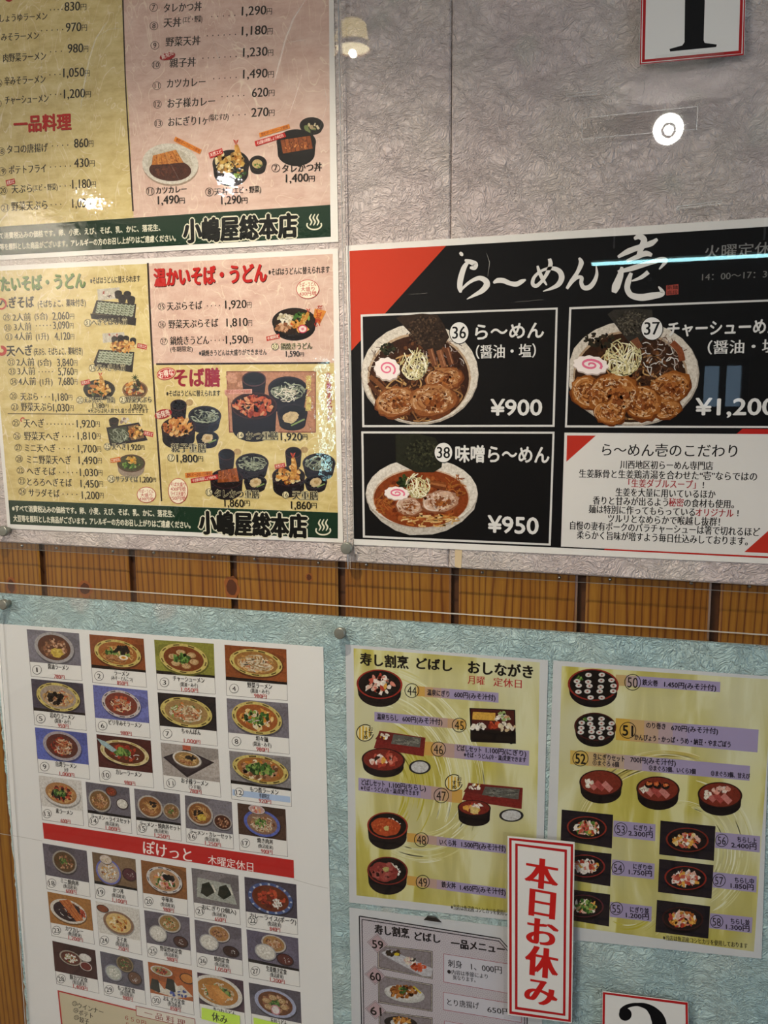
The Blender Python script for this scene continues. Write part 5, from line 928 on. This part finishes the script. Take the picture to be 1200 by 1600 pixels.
for x, y, x2, h, s in ((563, 1030, 638, 18, '寿し割烹'), (651, 1036.5, 706, 17, 'どばし'), (732, 1042.6, 832.5, 19, 'おしながき')): b.text(x, y, x2, h, s, '0F0E0C', .035, heavy=.012)
b.build('title_lettering', S1.o); b = Ink(S1); S1.k = 8; b.text(731, 1062, 757, 13, '月曜', 'A8282A', .01); b.text(771, 1065.5, 815, 13, '定休日', 'A8282A', .01); b.build('closing_day_lettering', S1.o)
price_bar(S1, [(651, 1072), (779, 1082.5), (779, 1098), (651, 1087.5)], OG, LV, (643.6, 1079, 11.5, '44'), [(667.5, 1081.7, 702, 9, '温泉にぎり'), (710, 1085, 774, 9, '600円(みそ汁付)')])
price_bar(S1, [(728, 1125), (585, 1112), (585, 1127), (728, 1140)], OG, LV, (717.5, 1133, 11.5, '45'), [(589, 1119.5, 622, 9, '温泉ちらし'), (629, 1123, 691, 9, '600円(みそ汁付)')])
price_bar(S1, [(660, 1158), (827, 1173), (826.5, 1196.6), (660, 1179.5)], OG, LV, (685, 1170.5, 11.8, '46'), [(714, 1168.5, 752, 9, 'どばしセット'), (759, 1172, 822, 9, '1.100円(にぎり)'), (725, 1179, 822, 7.5, '※そば・うどん(冷・温)変更できます')])
price_bar(S1, [(722.5, 1234), (560, 1215), (560, 1235), (722, 1255.5)], OG, LV, (689.5, 1243, 12, '47'), [(565, 1222, 601, 9, 'どばしセット'), (608, 1226.5, 665, 9, '1.100円(ちらし)'), (564, 1231, 655, 7.2, '※そば・うどん(冷・温)変更できます')])
price_bar(S1, [(636, 1301), (791, 1320.6), (791, 1334), (636, 1315)], OG, LV, (658.4, 1312, 11.5, '48'), [(687, 1315.5, 713, 9, 'いくら丼'), (721, 1319, 790, 9, '1.500円(みそ汁付)')])
price_bar(S1, [(636, 1368), (791, 1388.5), (791, 1404), (636, 1382.5)], OG, LV, (660.6, 1378, 11, '49'), [(690, 1382, 712, 9, '鉄火丼'), (719, 1386.5, 790, 9, '1.450円(みそ汁付)')])
b = Ink(S1); S1.k = 14; b.text(704.6, 1417, 822, 8, '※当店は魚沼産コシヒカリを使用しております', BK, .012); b.build('small_print', S1.o)
for f in (lambda b: tub(b, 593, 1069, 36, 23, 13, 'F', '9A2E22'),
          lambda b: (box_pic(b, [(733.5, 1106), (805, 1109), (806, 1143), (736, 1140)], 19, '15100F', '4A1A18'), b.poly([(739, 1112), (774, 1114), (774, 1126), (738, 1124)], 'D8A848'), b.bits(785, 1120, 14, 6, 24, WHT + ['9AB070', 'C89A70'], 4, rnd), b.bits(750, 1135, 12, 5, 16, WHT, 4, rnd), b.bits(772, 1133, 8, 4, 10, RED, 4, rnd), b.bits(790, 1136, 14, 5, 18, ['E0D0B0', 'D0B890', 'E8E0D0'], 4, rnd), b.poly([(735, 1141), (806, 1144), (806, 1160), (798, 1163), (794, 1158), (745, 1155), (741, 1159), (735, 1156)], '120E0E')),
          lambda b: (box_pic(b, [(593, 1141.6), (665, 1152.6), (662, 1169), (584, 1156)], 13, '7A2420', '6A1E1C'), b.poly([(615, 1147), (658, 1153), (656, 1168), (611, 1162)], '5E5E58'), b.strands(636, 1158, 20, 6, 40, ['7A7A72', '4E4E4A', '8A8A80'], .9, 12, rnd), b.bits(602, 1150, 8, 4, 10, WHT + ['D8A83A'], 3, rnd), tub(b, 599, 1187, 34, 18, 10, 'F', '2A1614', '7A281E'), bowl(b, 656, 1198.5, 17, 11, '2A2A2C', 'C8C8C8', rnd, None, 0, .2)),
          lambda b: (box_pic(b, [(732, 1223), (817, 1231), (815, 1252), (722, 1238)], 12, '7A2420', '6A1E1C'), b.poly([(758, 1229), (812, 1233), (810, 1249), (753, 1242)], '5E5E58'), b.strands(783, 1239, 25, 6, 44, ['7A7A72', '4E4E4A', '8A8A80'], .9, 12, rnd), b.bits(742, 1229, 8, 4, 10, WHT + ['D8A83A'], 3, rnd), tub(b, 741, 1262, 26, 12, 17, 'F', '2A1614', '7A281E'), b.poly([(735, 1260), (748, 1262), (747, 1272), (735, 1270)], 'D8C078'), bowl(b, 799, 1274, 19, 10, '2A2A2C', 'C8C8C8', rnd, None, 0, .2)),
          lambda b: (tub(b, 605.6, 1290, 32, 21, 17, 'w', '9A3424'), b.el(603, 1292, 23, 14, 'B24A24', 8, jit=.05, rnd=rnd), b.bits(603, 1292, 19, 11, 60, ['C05A2C', 'A03E1C', 'D0703A'], 2, rnd), b.el(604, 1294, 4, 4, 'CFC078', jit=.2, rnd=rnd)),
          lambda b: (tub(b, 605.6, 1360.5, 32, 22, 16, 'w', '7A2A22'), b.el(600, 1362, 22, 15, '8E3A34', 8, jit=.08, rnd=rnd), b.bits(601, 1362, 18, 12, 30, ['9E4A42', '7E2E2A', 'A85850'], 4, rnd), b.el(603, 1358, 5, 4, 'B0A868', jit=.2, rnd=rnd))): dish(S1, f, k=30)
for cx, cy in ((570.4, 1145), (709, 1223)):
    def f(b):
        b.el(cx, cy, 13.5, 13, 'D8D0A0'); [b.rib([(cx - 8 + 5 * i, cy - 11 + abs(i - 1) * 2), (cx - 8 + 5 * i, cy + 11 - abs(i - 1) * 2)], 2.6, 'C8A030') for i in range(4)]; b.ring(cx, cy, 14, 13.5, 1.5, '1A1610', -20, 24, 30, 330)
        b.vtext(cx + 9, cy - 10, cy + 5, 6.5, 'おす', BK, .02); b.vtext(cx + 1, cy - 4, cy + 10, 6.5, 'すめ', BK, .02)
    dish(S1, f, 'recommended_mark', 60)
S2 = Sheet('sushi_menu', [(864.6, 1032), (1204, 1057), (1190, 1498), (850, 1464)], DL, .0003, M_PHOTO, 'sushi menu sheet of round tubs and small dark photos, right of the titled one', 'menu')
field(S2, 'printed_ground', [(877.7, 1040.6), (1207, 1062), (1178, 1487), (866, 1444)], M_STREAK, 3)
sweep(S2, [(1040, 1330, 130, 158, -160, -70, 60, ['C8BA78', 'B8A85A', 'D8D0A0', 'C4B468']), (1060, 1330, 60, 120, -100, 60, 60, PALE), (980, 1400, 40, 100, 20, 120, 40, DEEP + PALE)], 6)
price_bar(S2, [(962, 1054), (1125.6, 1065.4), (1125, 1081.5), (962, 1071)], 'C0A04A', LV, (988.5, 1066, 13, '50'), [(1003.7, 1066, 1028, 9, '鉄火巻'), (1038, 1069, 1119, 9, '1.450円(みそ汁付)')], .25)
price_bar(S2, [(962, 1122), (1185.5, 1140), (1183.5, 1175.7), (962, 1156)], 'C9A020', LV, (981, 1141, 13, '51'), [(1010, 1133, 1040, 9, 'のり巻き'), (1049, 1137, 1122, 9, '670円(みそ汁付)'), (991.5, 1151.5, 1142, 9, 'かんぴょう・かっぱ・うめ・納豆・やまごぼう')], .5, .02)
price_bar(S2, [(891, 1172), (1172, 1196.7), (1171, 1220), (891, 1194)], 'C9A840', LV, (907, 1185, 12.5, '52'), [(927, 1182, 976, 9, '生にぎりセット'), (985, 1186.5, 1056, 9, '700円(みそ汁付)'), (926.4, 1191.5, 967, 8, '①まぐろ 6個'), (1014, 1199.6, 1087, 8, '②まぐろ3個、いくら3個'), (1111, 1208, 1172, 8, '③まぐろ3個、甘えび')], .5, .02)
def rolls(b, cx, cy, rx, ry, n):
    for i in range(n):
        x, y = cx + rx * (-.75 + .5 * (i % 4)) + rnd.uniform(-3, 3), cy + ry * (-.7 + .38 * (i // 4)) + rnd.uniform(-1.5, 1.5)
        if ((x - cx) / rx) ** 2 + ((y - cy) / ry) ** 2 > .85: continue
        b.el(x, y + 1.4, 5, 3.6, '1C1C1A', up=0, lv=60 + i); b.el(x, y, 5, 3.4, 'DAD6D0', up=0, lv=80 + i); b.el(x, y, 1.7, 1.2, 'A04A40', up=0, lv=100 + i)
for f in (lambda b: (tub(b, 927, 1070, 40, 25, 11, '', '8A2A20'), rolls(b, 929, 1071, 36, 22, 20), b.bits(905, 1062, 6, 5, 12, GRN, 2.6, rnd)),
          lambda b: (tub(b, 930, 1135.4, 33, 22, 10, '', '4A1C18'), rolls(b, 932, 1136, 30, 19, 20), b.bits(915, 1124, 5, 3, 8, GRN, 2.4, rnd)),
          *[(lambda x, y, rx, h, k: (lambda b: (tub(b, x, y, rx, 20, h, '', '2A1412', '7A2E20'), [b.rib([(x - 20 + j * 12, y - 2 + j), (x - 8 + j * 12, y + 9 + j * 1.5)], 9, ('C07068', 'A84A44', 'C88078')[j % 3]) for j in range(3)], b.bits(x - 20, y, 6, 5, 12, WHT, 3.4, rnd),
              k == 1 and [(b.el(x - 14 + 13 * j, y - 7 + j, 6.5, 5.5, '15110F'), b.bits(x - 14 + 13 * j, y - 9 + j, 4, 2.5, 12, ['C8602E', 'E08A50'], 2, rnd)) for j in range(3)], k == 2 and b.bits(x + 2, y - 7, 18, 4, 24, ['E0B8A8', 'EBD8CC', 'D89888'], 4, rnd))))(*t) for t in ((939, 1223, 34, 13, 0), (1028, 1233, 34, 13, 1), (1125, 1242, 35, 13, 2))]): dish(S2, f, k=30)
for q, lq, ring, t1, t2, rim, kd in (
    ([(877.7, 1264.8), (958, 1273), (956, 1325.5), (876, 1313)], [(958.5, 1282), (1024.4, 1288), (1023.6, 1314.4), (958, 1307)], (970, 1295.4, '53'), (990.6, 1293, 1020, 'にぎり上'), (982, 1301.5, 1020, '2.300円'), '8A2E22', 'FvF'),
    ([(875, 1325), (955.6, 1334), (953.5, 1385), (873, 1372)], [(956.5, 1342.7), (1023, 1349.4), (1022, 1374), (955.6, 1367)], (965.5, 1356, '54'), (989.4, 1353.7, 1018.6, 'にぎり中'), (982.7, 1362, 1018.6, '1.750円'), '8A2E2A', 'FwF'),
    ([(873, 1387), (953.5, 1397.5), (951.5, 1447.7), (870, 1434)], [(953.5, 1409), (1018.6, 1416.5), (1017.7, 1440), (952.7, 1432.5)], (963, 1419.4, '55'), (984.7, 1421, 1014, 'にぎり並'), (978, 1429.5, 1014, '1.200円'), '5A2A30', 'Fv'),
    ([(1032, 1282), (1118, 1291), (1115.4, 1345), (1030, 1335)], [(1118, 1300), (1188, 1306.5), (1187, 1332), (1117, 1324.6)], (1127.7, 1313, '56'), (1152, 1311.5, 1182.5, 'ちらし上'), (1142.6, 1320, 1182, '2.400円'), '7A2A1E', 'oF'),
    ([(1030, 1342), (1115, 1351.7), (1111.6, 1404), (1028, 1393.7)], [(1114, 1362.5), (1182.5, 1369), (1181.7, 1394.6), (1113.4, 1386.4)], (1123.6, 1375.6, '57'), (1148, 1375, 1178, 'ちらし中'), (1141.7, 1383.5, 1177.6, '1.850円'), '8A2A20', 'wFF'),
    ([(1026.5, 1406), (1109.6, 1416), (1106.7, 1466.6), (1024, 1456)], [(1109.6, 1426.7), (1176, 1433.4), (1174.4, 1458), (1108, 1450)], (1119.8, 1440, '58'), (1141.7, 1439, 1171.4, 'ちらし並'), (1134.4, 1447.7, 1171, '1.300円'), '3A1A1A', 'FoF')):
    b = Ink(S2); S2.k = 12; b.poly(q, '1E1A22'); cx, cy = sum(p[0] for p in q) / 4, sum(p[1] for p in q) / 4; dx = (q[1][0] - q[0][0]) / 2
    tub(b, cx, cy - 1, dx * .78, dx * .44, 5, kd, rim, '1A1416', '120E10'); b.build('dish_photo', S2.o)
    b = Ink(S2); S2.k = 12; b.poly(lq, LV); b.num(ring[0], ring[1], 10.3, ring[2], '17130F', 1.1, th=1.2)
    for t in (t1, t2): b.text(t[0], t[1], t[2], 8.6, t[3], '1C1826', .02)
    b.build('price_label', S2.o)
b = Ink(S2); S2.k = 14; b.text(1036, 1465, 1168.5, 8, '※当店は魚沼産コシヒカリを使用しております', BK, .012); b.build('small_print', S2.o)

# ------------------------------------------------------------------ side dish sheet and its clip
S3 = Sheet('side_dish_menu', [(545.7, 1418), (848, 1455.5), (846, 1760), (552, 1720)], DL, .0003, M_PHOTO, 'grey patterned side dish menu below the titled sushi sheet', 'menu')
fr = [(561.4, 1431.4), (781, 1466.5), (823, 1513), (825, 1745), (567, 1705)]; field(S3, 'wave_ground', [(563, 1433), (780, 1468), (822, 1514), (824, 1743), (568.5, 1703)], M_WAVE, 3)
b = Ink(S3); S3.k = 8; b.rib(fr + [fr[0]], 1.9, '1E1C24', smooth=False); b.rib([(565.5, 1436.5), (779.5, 1470.5), (819, 1514.5), (821, 1738), (570.5, 1699), (565.5, 1436.5)], 1.4, '1E1C24', smooth=False); b.build('border_line', S3.o)
b = Ink(S3); S3.k = 12
for x, y, x2, h, s in ((585.6, 1452, 639, 14, '寿し割烹'), (648, 1462.5, 687.6, 13, 'どばし'), (705, 1473.5, 788.6, 13.5, '一品メニュー')): b.text(x, y, x2, h, s, '1A181C', .02, heavy=.012)
b.build('title_lettering', S3.o)
def sd(b, k):
    if k == 0: b.poly([(596, 1489), (606, 1483), (676, 1513), (674, 1526), (660, 1525), (604, 1495)], 'C4C4CA'); b.bits(615, 1489, 12, 4, 26, ['4A3A2A', '6A5238', '3A3226'], 3, rnd); b.el(620, 1491, 4, 2.6, 'D8C02A'); b.bits(641, 1501, 9, 5, 22, WHT + ['D8B0A8', '3A3A34'], 3, rnd); b.bits(654, 1511, 11, 5.5, 40, ['C8502E', 'B8401E', 'D86A44'], 3, rnd)
    elif k == 1: b.el(632, 1553, 32, 13, 'C8C8C4', 10); b.el(632, 1551.5, 28, 11, 'D4D4D0', 10); b.bits(631, 1549, 21, 9, 70, ['9A5A24', 'B8702E', '7A4218', 'C88A44'], 3.6, rnd); b.bits(628, 1547, 6, 4, 10, GRN, 2.6, rnd); b.rib([(646, 1541), (658, 1552)], 2.6, 'D8C040')
    else: b.el(626, 1598, 26, 10, '2A2624', 6); b.el(624, 1597, 14, 6, 'D0D0CC'); b.bits(627, 1594, 14, 5, 30, FRY, 3.4, rnd)
for k, (dc, q) in enumerate((((589.7, 1473.7, '59'), [(590, 1476), (676, 1486), (676, 1530), (590, 1513)]), ((586, 1523.7, '60'), [(590.4, 1523), (676, 1538), (675.7, 1581), (591, 1567)]), ((586.8, 1577.6, '61'), [(591.6, 1579), (676, 1590), (676, 1632), (592, 1620)]))):
    b = Ink(S3); S3.k = 12; b.poly(q, '3A3430'); cx, cy = sum(p[0] for p in q) / 4, sum(p[1] for p in q) / 4
    inn = lambda w: [(x + math.copysign(w, cx - x), y + math.copysign(w, cy - y)) for x, y in q]
    b.poly(inn(.9), 'C8C0B4'); b.poly(inn(1.9), '3A3430'); b.poly(inn(2.6), '8C8488'); sd(b, k); b.build('dish_photo', S3.o)
    b = Ink(S3); S3.k = 60; x, y, n = dc
    for r_, c in ((16, '6A3A3A'), (15.2, 'BDB6BA'), (13.6, '6A3A3A'), (13, 'B49A9C')): b.poly([(x - r_, y - r_ * .12), (x, y - r_ * .95), (x + r_, y + r_ * .12), (x, y + r_ * .95)], c)
    b.text(x - 8, y + 1, x + 9, 12.5, n, '17120F', .03); b.build('number_badge', S3.o)
for q, T_ in (([(693, 1490), (815, 1509), (815, 1556), (693, 1534.6)], ((700, 1505, 722, 11, '刺身'), (736, 1510, 784, 11, '1、000円'), (699, 1518, 762, 7, '●内容は季節により'), (707.6, 1527, 743, 7, '異なります。'))), ([(692.4, 1550), (815, 1570), (815, 1598), (692.4, 1578)], ((699, 1565.6, 748.7, 10, 'とり唐揚げ'), (761.5, 1577, 798, 10, '650円'))), ([(694, 1594.6), (815, 1616), (815, 1660), (694, 1640)], ())):
    b = Ink(S3); S3.k = 12; b.poly(q, 'A05058'); cx, cy = sum(p[0] for p in q) / 4, sum(p[1] for p in q) / 4; b.poly([(x + math.copysign(.8, cx - x), y + math.copysign(.8, cy - y)) for x, y in q], 'C4C2C8')
    for t in T_: b.text(*t, '1E1C20', .008)
    b.build('price_box', S3.o)
cl = slab('binder_clip', [P(x, y, DL + .0014) for x, y in ((668, 1431.4), (681, 1433.5), (689.5, 1441.5), (662, 1437.6))], DL + .0003, DL + .0018, M_BLACK, chamfer=.0004); tag(cl, 'small black clip on the top edge of the side dish menu', 'clip')

# ------------------------------------------------------------------ clear acrylic covers and their fixings
D0, D1 = D_WP + .0052, D_WP + .0072; L0, L1 = D_BB + .0052, D_BB + .0072
def cover(name, q, d0, d1, m, label):
    o = slab(name, [P(x, y, d1) if isinstance(x, (int, float)) else x for x, y in q], d0, d1, m, mats=[m, M_EDGE], chamfer=.0006); tag(o, label, 'acrylic sheet'); return o
ue = zline((0, 857), (1200, 928), D1); XS0, XS1 = P(528, 0, D1)[0], P(545, 866, D1)[0]; ZT = 2.05
def cov(name, pts, d0, d1, m, label):
    o = slab(name, pts, d0, d1, m, mats=[m, M_EDGE], chamfer=.0008); tag(o, label, 'acrylic sheet')
XL = -1.15
cov('acrylic_sheet', [(XL, ZT), (XS0 - .0008, ZT), (XS1 - .0008, ue(XS1)), (XL, ue(XL))], D0, D1, M_ACRW, 'clear acrylic sheet over the two laminated menu posters, scratched and wavy')
cov('acrylic_sheet', [(XS0 + .0008, ZT), (.75, ZT), (.75, ue(.75)), (XS1 + .0008, ue(XS1))], D0, D1, M_ACR, 'clear acrylic sheet over the ramen poster and bare pink wallpaper')
le = zline((0, 910), (1200, 992), L1); q0, q1 = P(-8, 910, L1), P(38, 1600, L1)
XLL = q0[0] + (q1[0] - q0[0]) / (q1[1] - q0[1]) * (.55 - q0[1]); cov('acrylic_sheet', [(q0[0], le(q0[0])), (.75, le(.75)), (.75, .55), (XLL, .55)], L0, L1, M_ACR, 'clear acrylic sheet over the pale blue board and its menus')
M_SCR = mat('fine white scratch', 'E8E4DA', 0.5); bsdf(M_SCR).inputs['Alpha'].default_value = 0.30
def scratch(pts, w, sheet):
    o = bpy.data.objects[sheet]; q = [P(x, y, D1 + .00005) for x, y in pts]; v = []; n = len(q)
    for i, (x, z) in enumerate(q):
        a, b = q[max(0, i - 1)], q[min(n - 1, i + 1)]; dx, dz = b[0] - a[0], b[1] - a[1]; l = math.hypot(dx, dz); h = w * .0003 * (1 if 0 < i < n - 1 else .3)
        v += [(x - dz / l * h, -(D1 + .00005), z + dx / l * h), (x + dz / l * h, -(D1 + .00005), z - dx / l * h)]
    link('scratch', v, [(2 * i, 2 * i + 1, 2 * i + 3, 2 * i + 2) for i in range(n - 1)], M_SCR, o, tuple(o.location))
for p, w in (([(166, 35), (150, 60), (140, 90), (132, 130), (126, 170)], 3.0), ([(477, 0), (458, 30), (445, 65), (436, 100), (428, 130)], 3.2), ([(155, 55), (170, 46), (188, 44)], 1.2), ([(440, 68), (476, 62), (477, 70)], 1.0), ([(332, 60), (340, 85), (346, 105)], .9), ([(472, 115), (462, 150), (450, 185)], 1.2), ([(200, 50), (207, 30)], 1.2), ([(250, 225), (290, 300)], .8), ([(505, 130), (512, 160), (500, 200)], .8), ([(60, 40), (66, 120), (64, 180)], .7)): scratch(p, w, 'acrylic_sheet')
for p, w in (([(1006, 124), (1007, 138), (1004, 149)], 1.4), ([(965, 150), (960, 182)], .9), ([(987, 150), (981, 178)], .9), ([(942, 233), (944, 258)], 1.0), ([(950, 236), (958, 252)], .8), ([(1076, 276), (1081, 274)], 1), ([(600, 30), (600, 57)], 1.2), ([(760, 395), (765, 410), (762, 432)], 1.0), ([(640, 460), (668, 458)], .8), ([(805, 472), (850, 468)], .8)): scratch(p, w, 'acrylic_sheet.001')
# blue backing
be = zline((0, 927), (1200, 1010), D_BB); c0, c1 = P(-12, 970, D_BB), P(43, 1600, D_BB); xb = lambda z: c0[0] + (c1[0] - c0[0]) / (c1[1] - c0[1]) * (z - c0[1]); rj = random.Random(8)
def board():
    zs = list(np.arange(.58, be(c0[0]) - .004, .006)) + [be(c0[0])]; v = []
    for z in zs:
        x0 = xb(z) + rj.uniform(-.0012, .0012); zr = z if z < zs[-1] else be(.72)
        v += [(x0, -.0008, z), (x0, -D_BB, z), (.72, -D_BB, zr), (.72, -.0008, zr)]
    n = len(zs); f = [(4 * i + k, 4 * i + (k + 1) % 4, 4 * i + 4 + (k + 1) % 4, 4 * i + 4 + k) for i in range(n - 1) for k in range(4)] + [(3, 2, 1, 0), (4 * n - 4, 4 * n - 3, 4 * n - 2, 4 * n - 1)]
    tag(link('backing_board', v, f, M_BLUE, origin=(0, 0, .58)), 'pale blue crinkled paper board behind the lower menus', 'board')
board()
def pin(x, y, base, top, label):
    X, Z = P(x, y, top + .004); r = empty('screw_cap', (X, -top, Z)); tag(r, label, 'screw cap', 'grey screw caps holding the acrylic')
    def lt(prof, n=28): v, f = lathe(prof, n); return [(a, -c, b) for a, b, c in v], f
    v, f = lt([(.0060, .0), (.0060, .0042), (.0052, .0050), (.0001, .0053)]); link('cap_head', v, f, M_STEEL, r, smooth=False)
    v, f = lt([(.0035, -(top - base)), (.0035, 0)], 12); link('spacer', v, f, M_STEEL, r)
pin(541, 857, D_WP, D1, 'grey screw cap at the foot of the joint between two upper acrylic sheets'); pin(4, 830, D_WP, D1, 'grey screw cap beside the lower left corner of the soba poster')
pin(4, 945, D_BB, L1, 'grey screw cap at the left end of the blue board'); pin(530.5, 990, D_BB, L1, 'grey screw cap on the blue board between the photo menu and sushi sheet')
ORD = ['first', 'second', 'third', 'fourth', 'fifth', 'sixth', 'seventh', 'eighth', 'ninth', 'tenth', 'eleventh', 'twelfth', 'thirteenth', 'fourteenth']
for i, (x, y) in enumerate(((33, 853), (87, 857), (175, 862), (239, 864), (332, 871), (397, 874), (497, 880), (572, 883), (682, 892), (753, 895), (874, 903), (953, 906), (1080, 912), (1171, 917))):
    X, Z = P(x, y, .002); Z = min(Z, zb(X) - .0022); v, f = lathe([(.0016, .0), (.0016, .0008), (.0010, .0016), (.0001, .0019)], 14)
    r = link('small_screw', [(a + X, -c, b + Z) for a, b, c in v], f, M_SCREW, origin=(X, 0, Z)); tag(r, ORD[i] + ' small screw from the left under the wallpaper edge', 'screw', 'small screws under the wallpaper edge')
    bv, bf = boxv(-.0011, .0011, -.0021, -.0017, -.0002, .0002); link('slot', bv, bf, M_BLACK, r)
# tapes
X0, Z0 = P(711, 858, D_WP + .0004); X1, Z1 = P(722, 888, D_WP + .0004)
tag(slab('tape_scrap', [(X0, Z0), (X1, Z0 - .0005), (X1 - .001, Z1), (X0, Z1 + .001)], D_WP + .0002, D_WP + .0004, M_TAPE), 'yellowed scrap of tape on the wallpaper strip under the ramen poster', 'tape')
def clear_tape(q, label, ends=True):
    qq = [P(x, y, D1 + .0003) for x, y in q]; o = slab('clear_tape', qq, D1, D1 + .0002, M_ACR); tag(o, label, 'tape')
    y = -(D1 + .00025); w = .0006; cx = sum(p[0] for p in qq) / 4; cz = sum(p[1] for p in qq) / 4
    v = [(x, y, z) for x, z in qq] + [(x + math.copysign(w, cx - x), y, z + math.copysign(w, cz - z)) for x, z in qq]
    link('frosted_rim', v, [(i, (i + 1) % 4, 4 + (i + 1) % 4, 4 + i) for i in range(4)], M_EDGE, o, tuple(o.location))
clear_tape([(909, 184), (1091, 165.5), (1089, 202.5), (909, 217.5)], 'long strip of clear tape stuck on bare acrylic under the numeral one card')
clear_tape([(1057, 322), (1128, 313), (1128, 318), (1057, 327)], 'small remnant of clear tape just above the ramen poster')
clear_tape([(884, 146), (933, 141), (933, 147), (884, 152)], 'short remnant of clear tape left of the mirrored downlight')
# ------------------------------------------------------------------ cards with numerals, closed notice
def card(name, quad, outer, dep, label, frames, colr='A01C1E', M=None):
    film = Sheet(name, outer, dep + .0006, .0006, M_LAM, label, 'sign'); film.o.data.materials[0] = M_FILM
    s = film; qq = [P(x, y, dep + .0008) for x, y in quad]; pp = slab('card', qq, dep + .0003, dep + .0008, M_LAM, film.o, tuple(film.org)); film.dep = dep + .0008
    b = Ink(film); film.k = 3
    for q, w in frames: b.frame(q, w, colr)
    b.build('red_border', film.o); return film
S = card('number_sign', [(1003.5, -120), (1169, -150), (1162.5, 85.5), (999, 101.5)], [(998, -140), (1174, -165), (1164, 92), (992, 110)], D1, 'laminated white card with a large black numeral one, red border, top right', [([(1004, -115), (1168, -140), (1162, 86), (999.5, 101)], 2.0), ([(1007, -112), (1165, -136), (1158.5, 83.5), (1003, 97.5)], 4.5)])
b = Ink(S); S.k = 8; b.poly([(1071, -60), (1103, -63), (1099.5, 63), (1101, 67), (1120, 69.5), (1119, 73.5), (1047, 80.5), (1046, 76.5), (1066, 71), (1069.5, 66)], '0E0E10'); b.build('numeral', S.o)
qq = [(1024, 86.5), (1131, 79), (1133, 104), (1024.5, 117)]; o = slab('clear_tape', [P(x, y, D1 + .0013) for x, y in qq], D1 + .0011, D1 + .0013, M_FILM); tag(o, 'clear tape across the lower edge of the numeral one card', 'tape')
S = card('number_sign', [(941.5, 1549), (1075, 1566), (1079, 1780), (938, 1760)], [(939, 1547), (1077, 1563.5), (1081, 1785), (935, 1764)], L1, 'laminated white card with a large black numeral two, red border, bottom right', [([(942, 1550), (1074.5, 1566.5), (1078, 1778), (939, 1758)], 3.6)])
b = Ink(S); S.k = 8; b.el(977, 1585, 10, 10, '0E0E10'); b.rib([(971, 1588), (972, 1579), (981, 1572), (996, 1569.5), (1013, 1574), (1026, 1588), (1030, 1606), (1020, 1635), (995, 1668), (975, 1690)], [4, 8, 6, 5, 10, 20, 24, 20, 10, 6], '0E0E10'); b.poly([(972, 1686), (1035, 1692), (1040, 1670), (1044, 1670), (1040, 1712), (972, 1704)], '0E0E10'); b.build('numeral', S.o)
S = card('closed_notice', [(793, 1306.5), (898, 1316), (893.5, 1598.5), (793, 1585.6)], [(786, 1300), (903, 1311), (898.5, 1604), (787, 1591)], L1, 'white notice with red double border and tall red lettering, closed today', [([(795.5, 1309), (895.7, 1319), (892, 1597), (795.8, 1584)], 3.9), ([(805, 1317.7), (886, 1327.6), (883.4, 1587.5), (804.6, 1577)], 3.9)])
b = Ink(S); S.k = 8
for x, y, w, h, c in ((846.5, 1363.6, 48, 45, '本'), (847.5, 1410, 37, 44, '日'), (847.5, 1454.7, 45.5, 42, 'お'), (846.5, 1501, 48, 45, '休'), (845.6, 1546.8, 47.5, 41, 'み')):
    b.text(x - w / 2, y - w * .03, x + w / 2, h, c, 'B0201C', 0, heavy=.032, res=6, slope=-.03)
b.build('red_lettering', S.o)
bpy.data.objects.remove(_to); bpy.data.curves.remove(_tc)
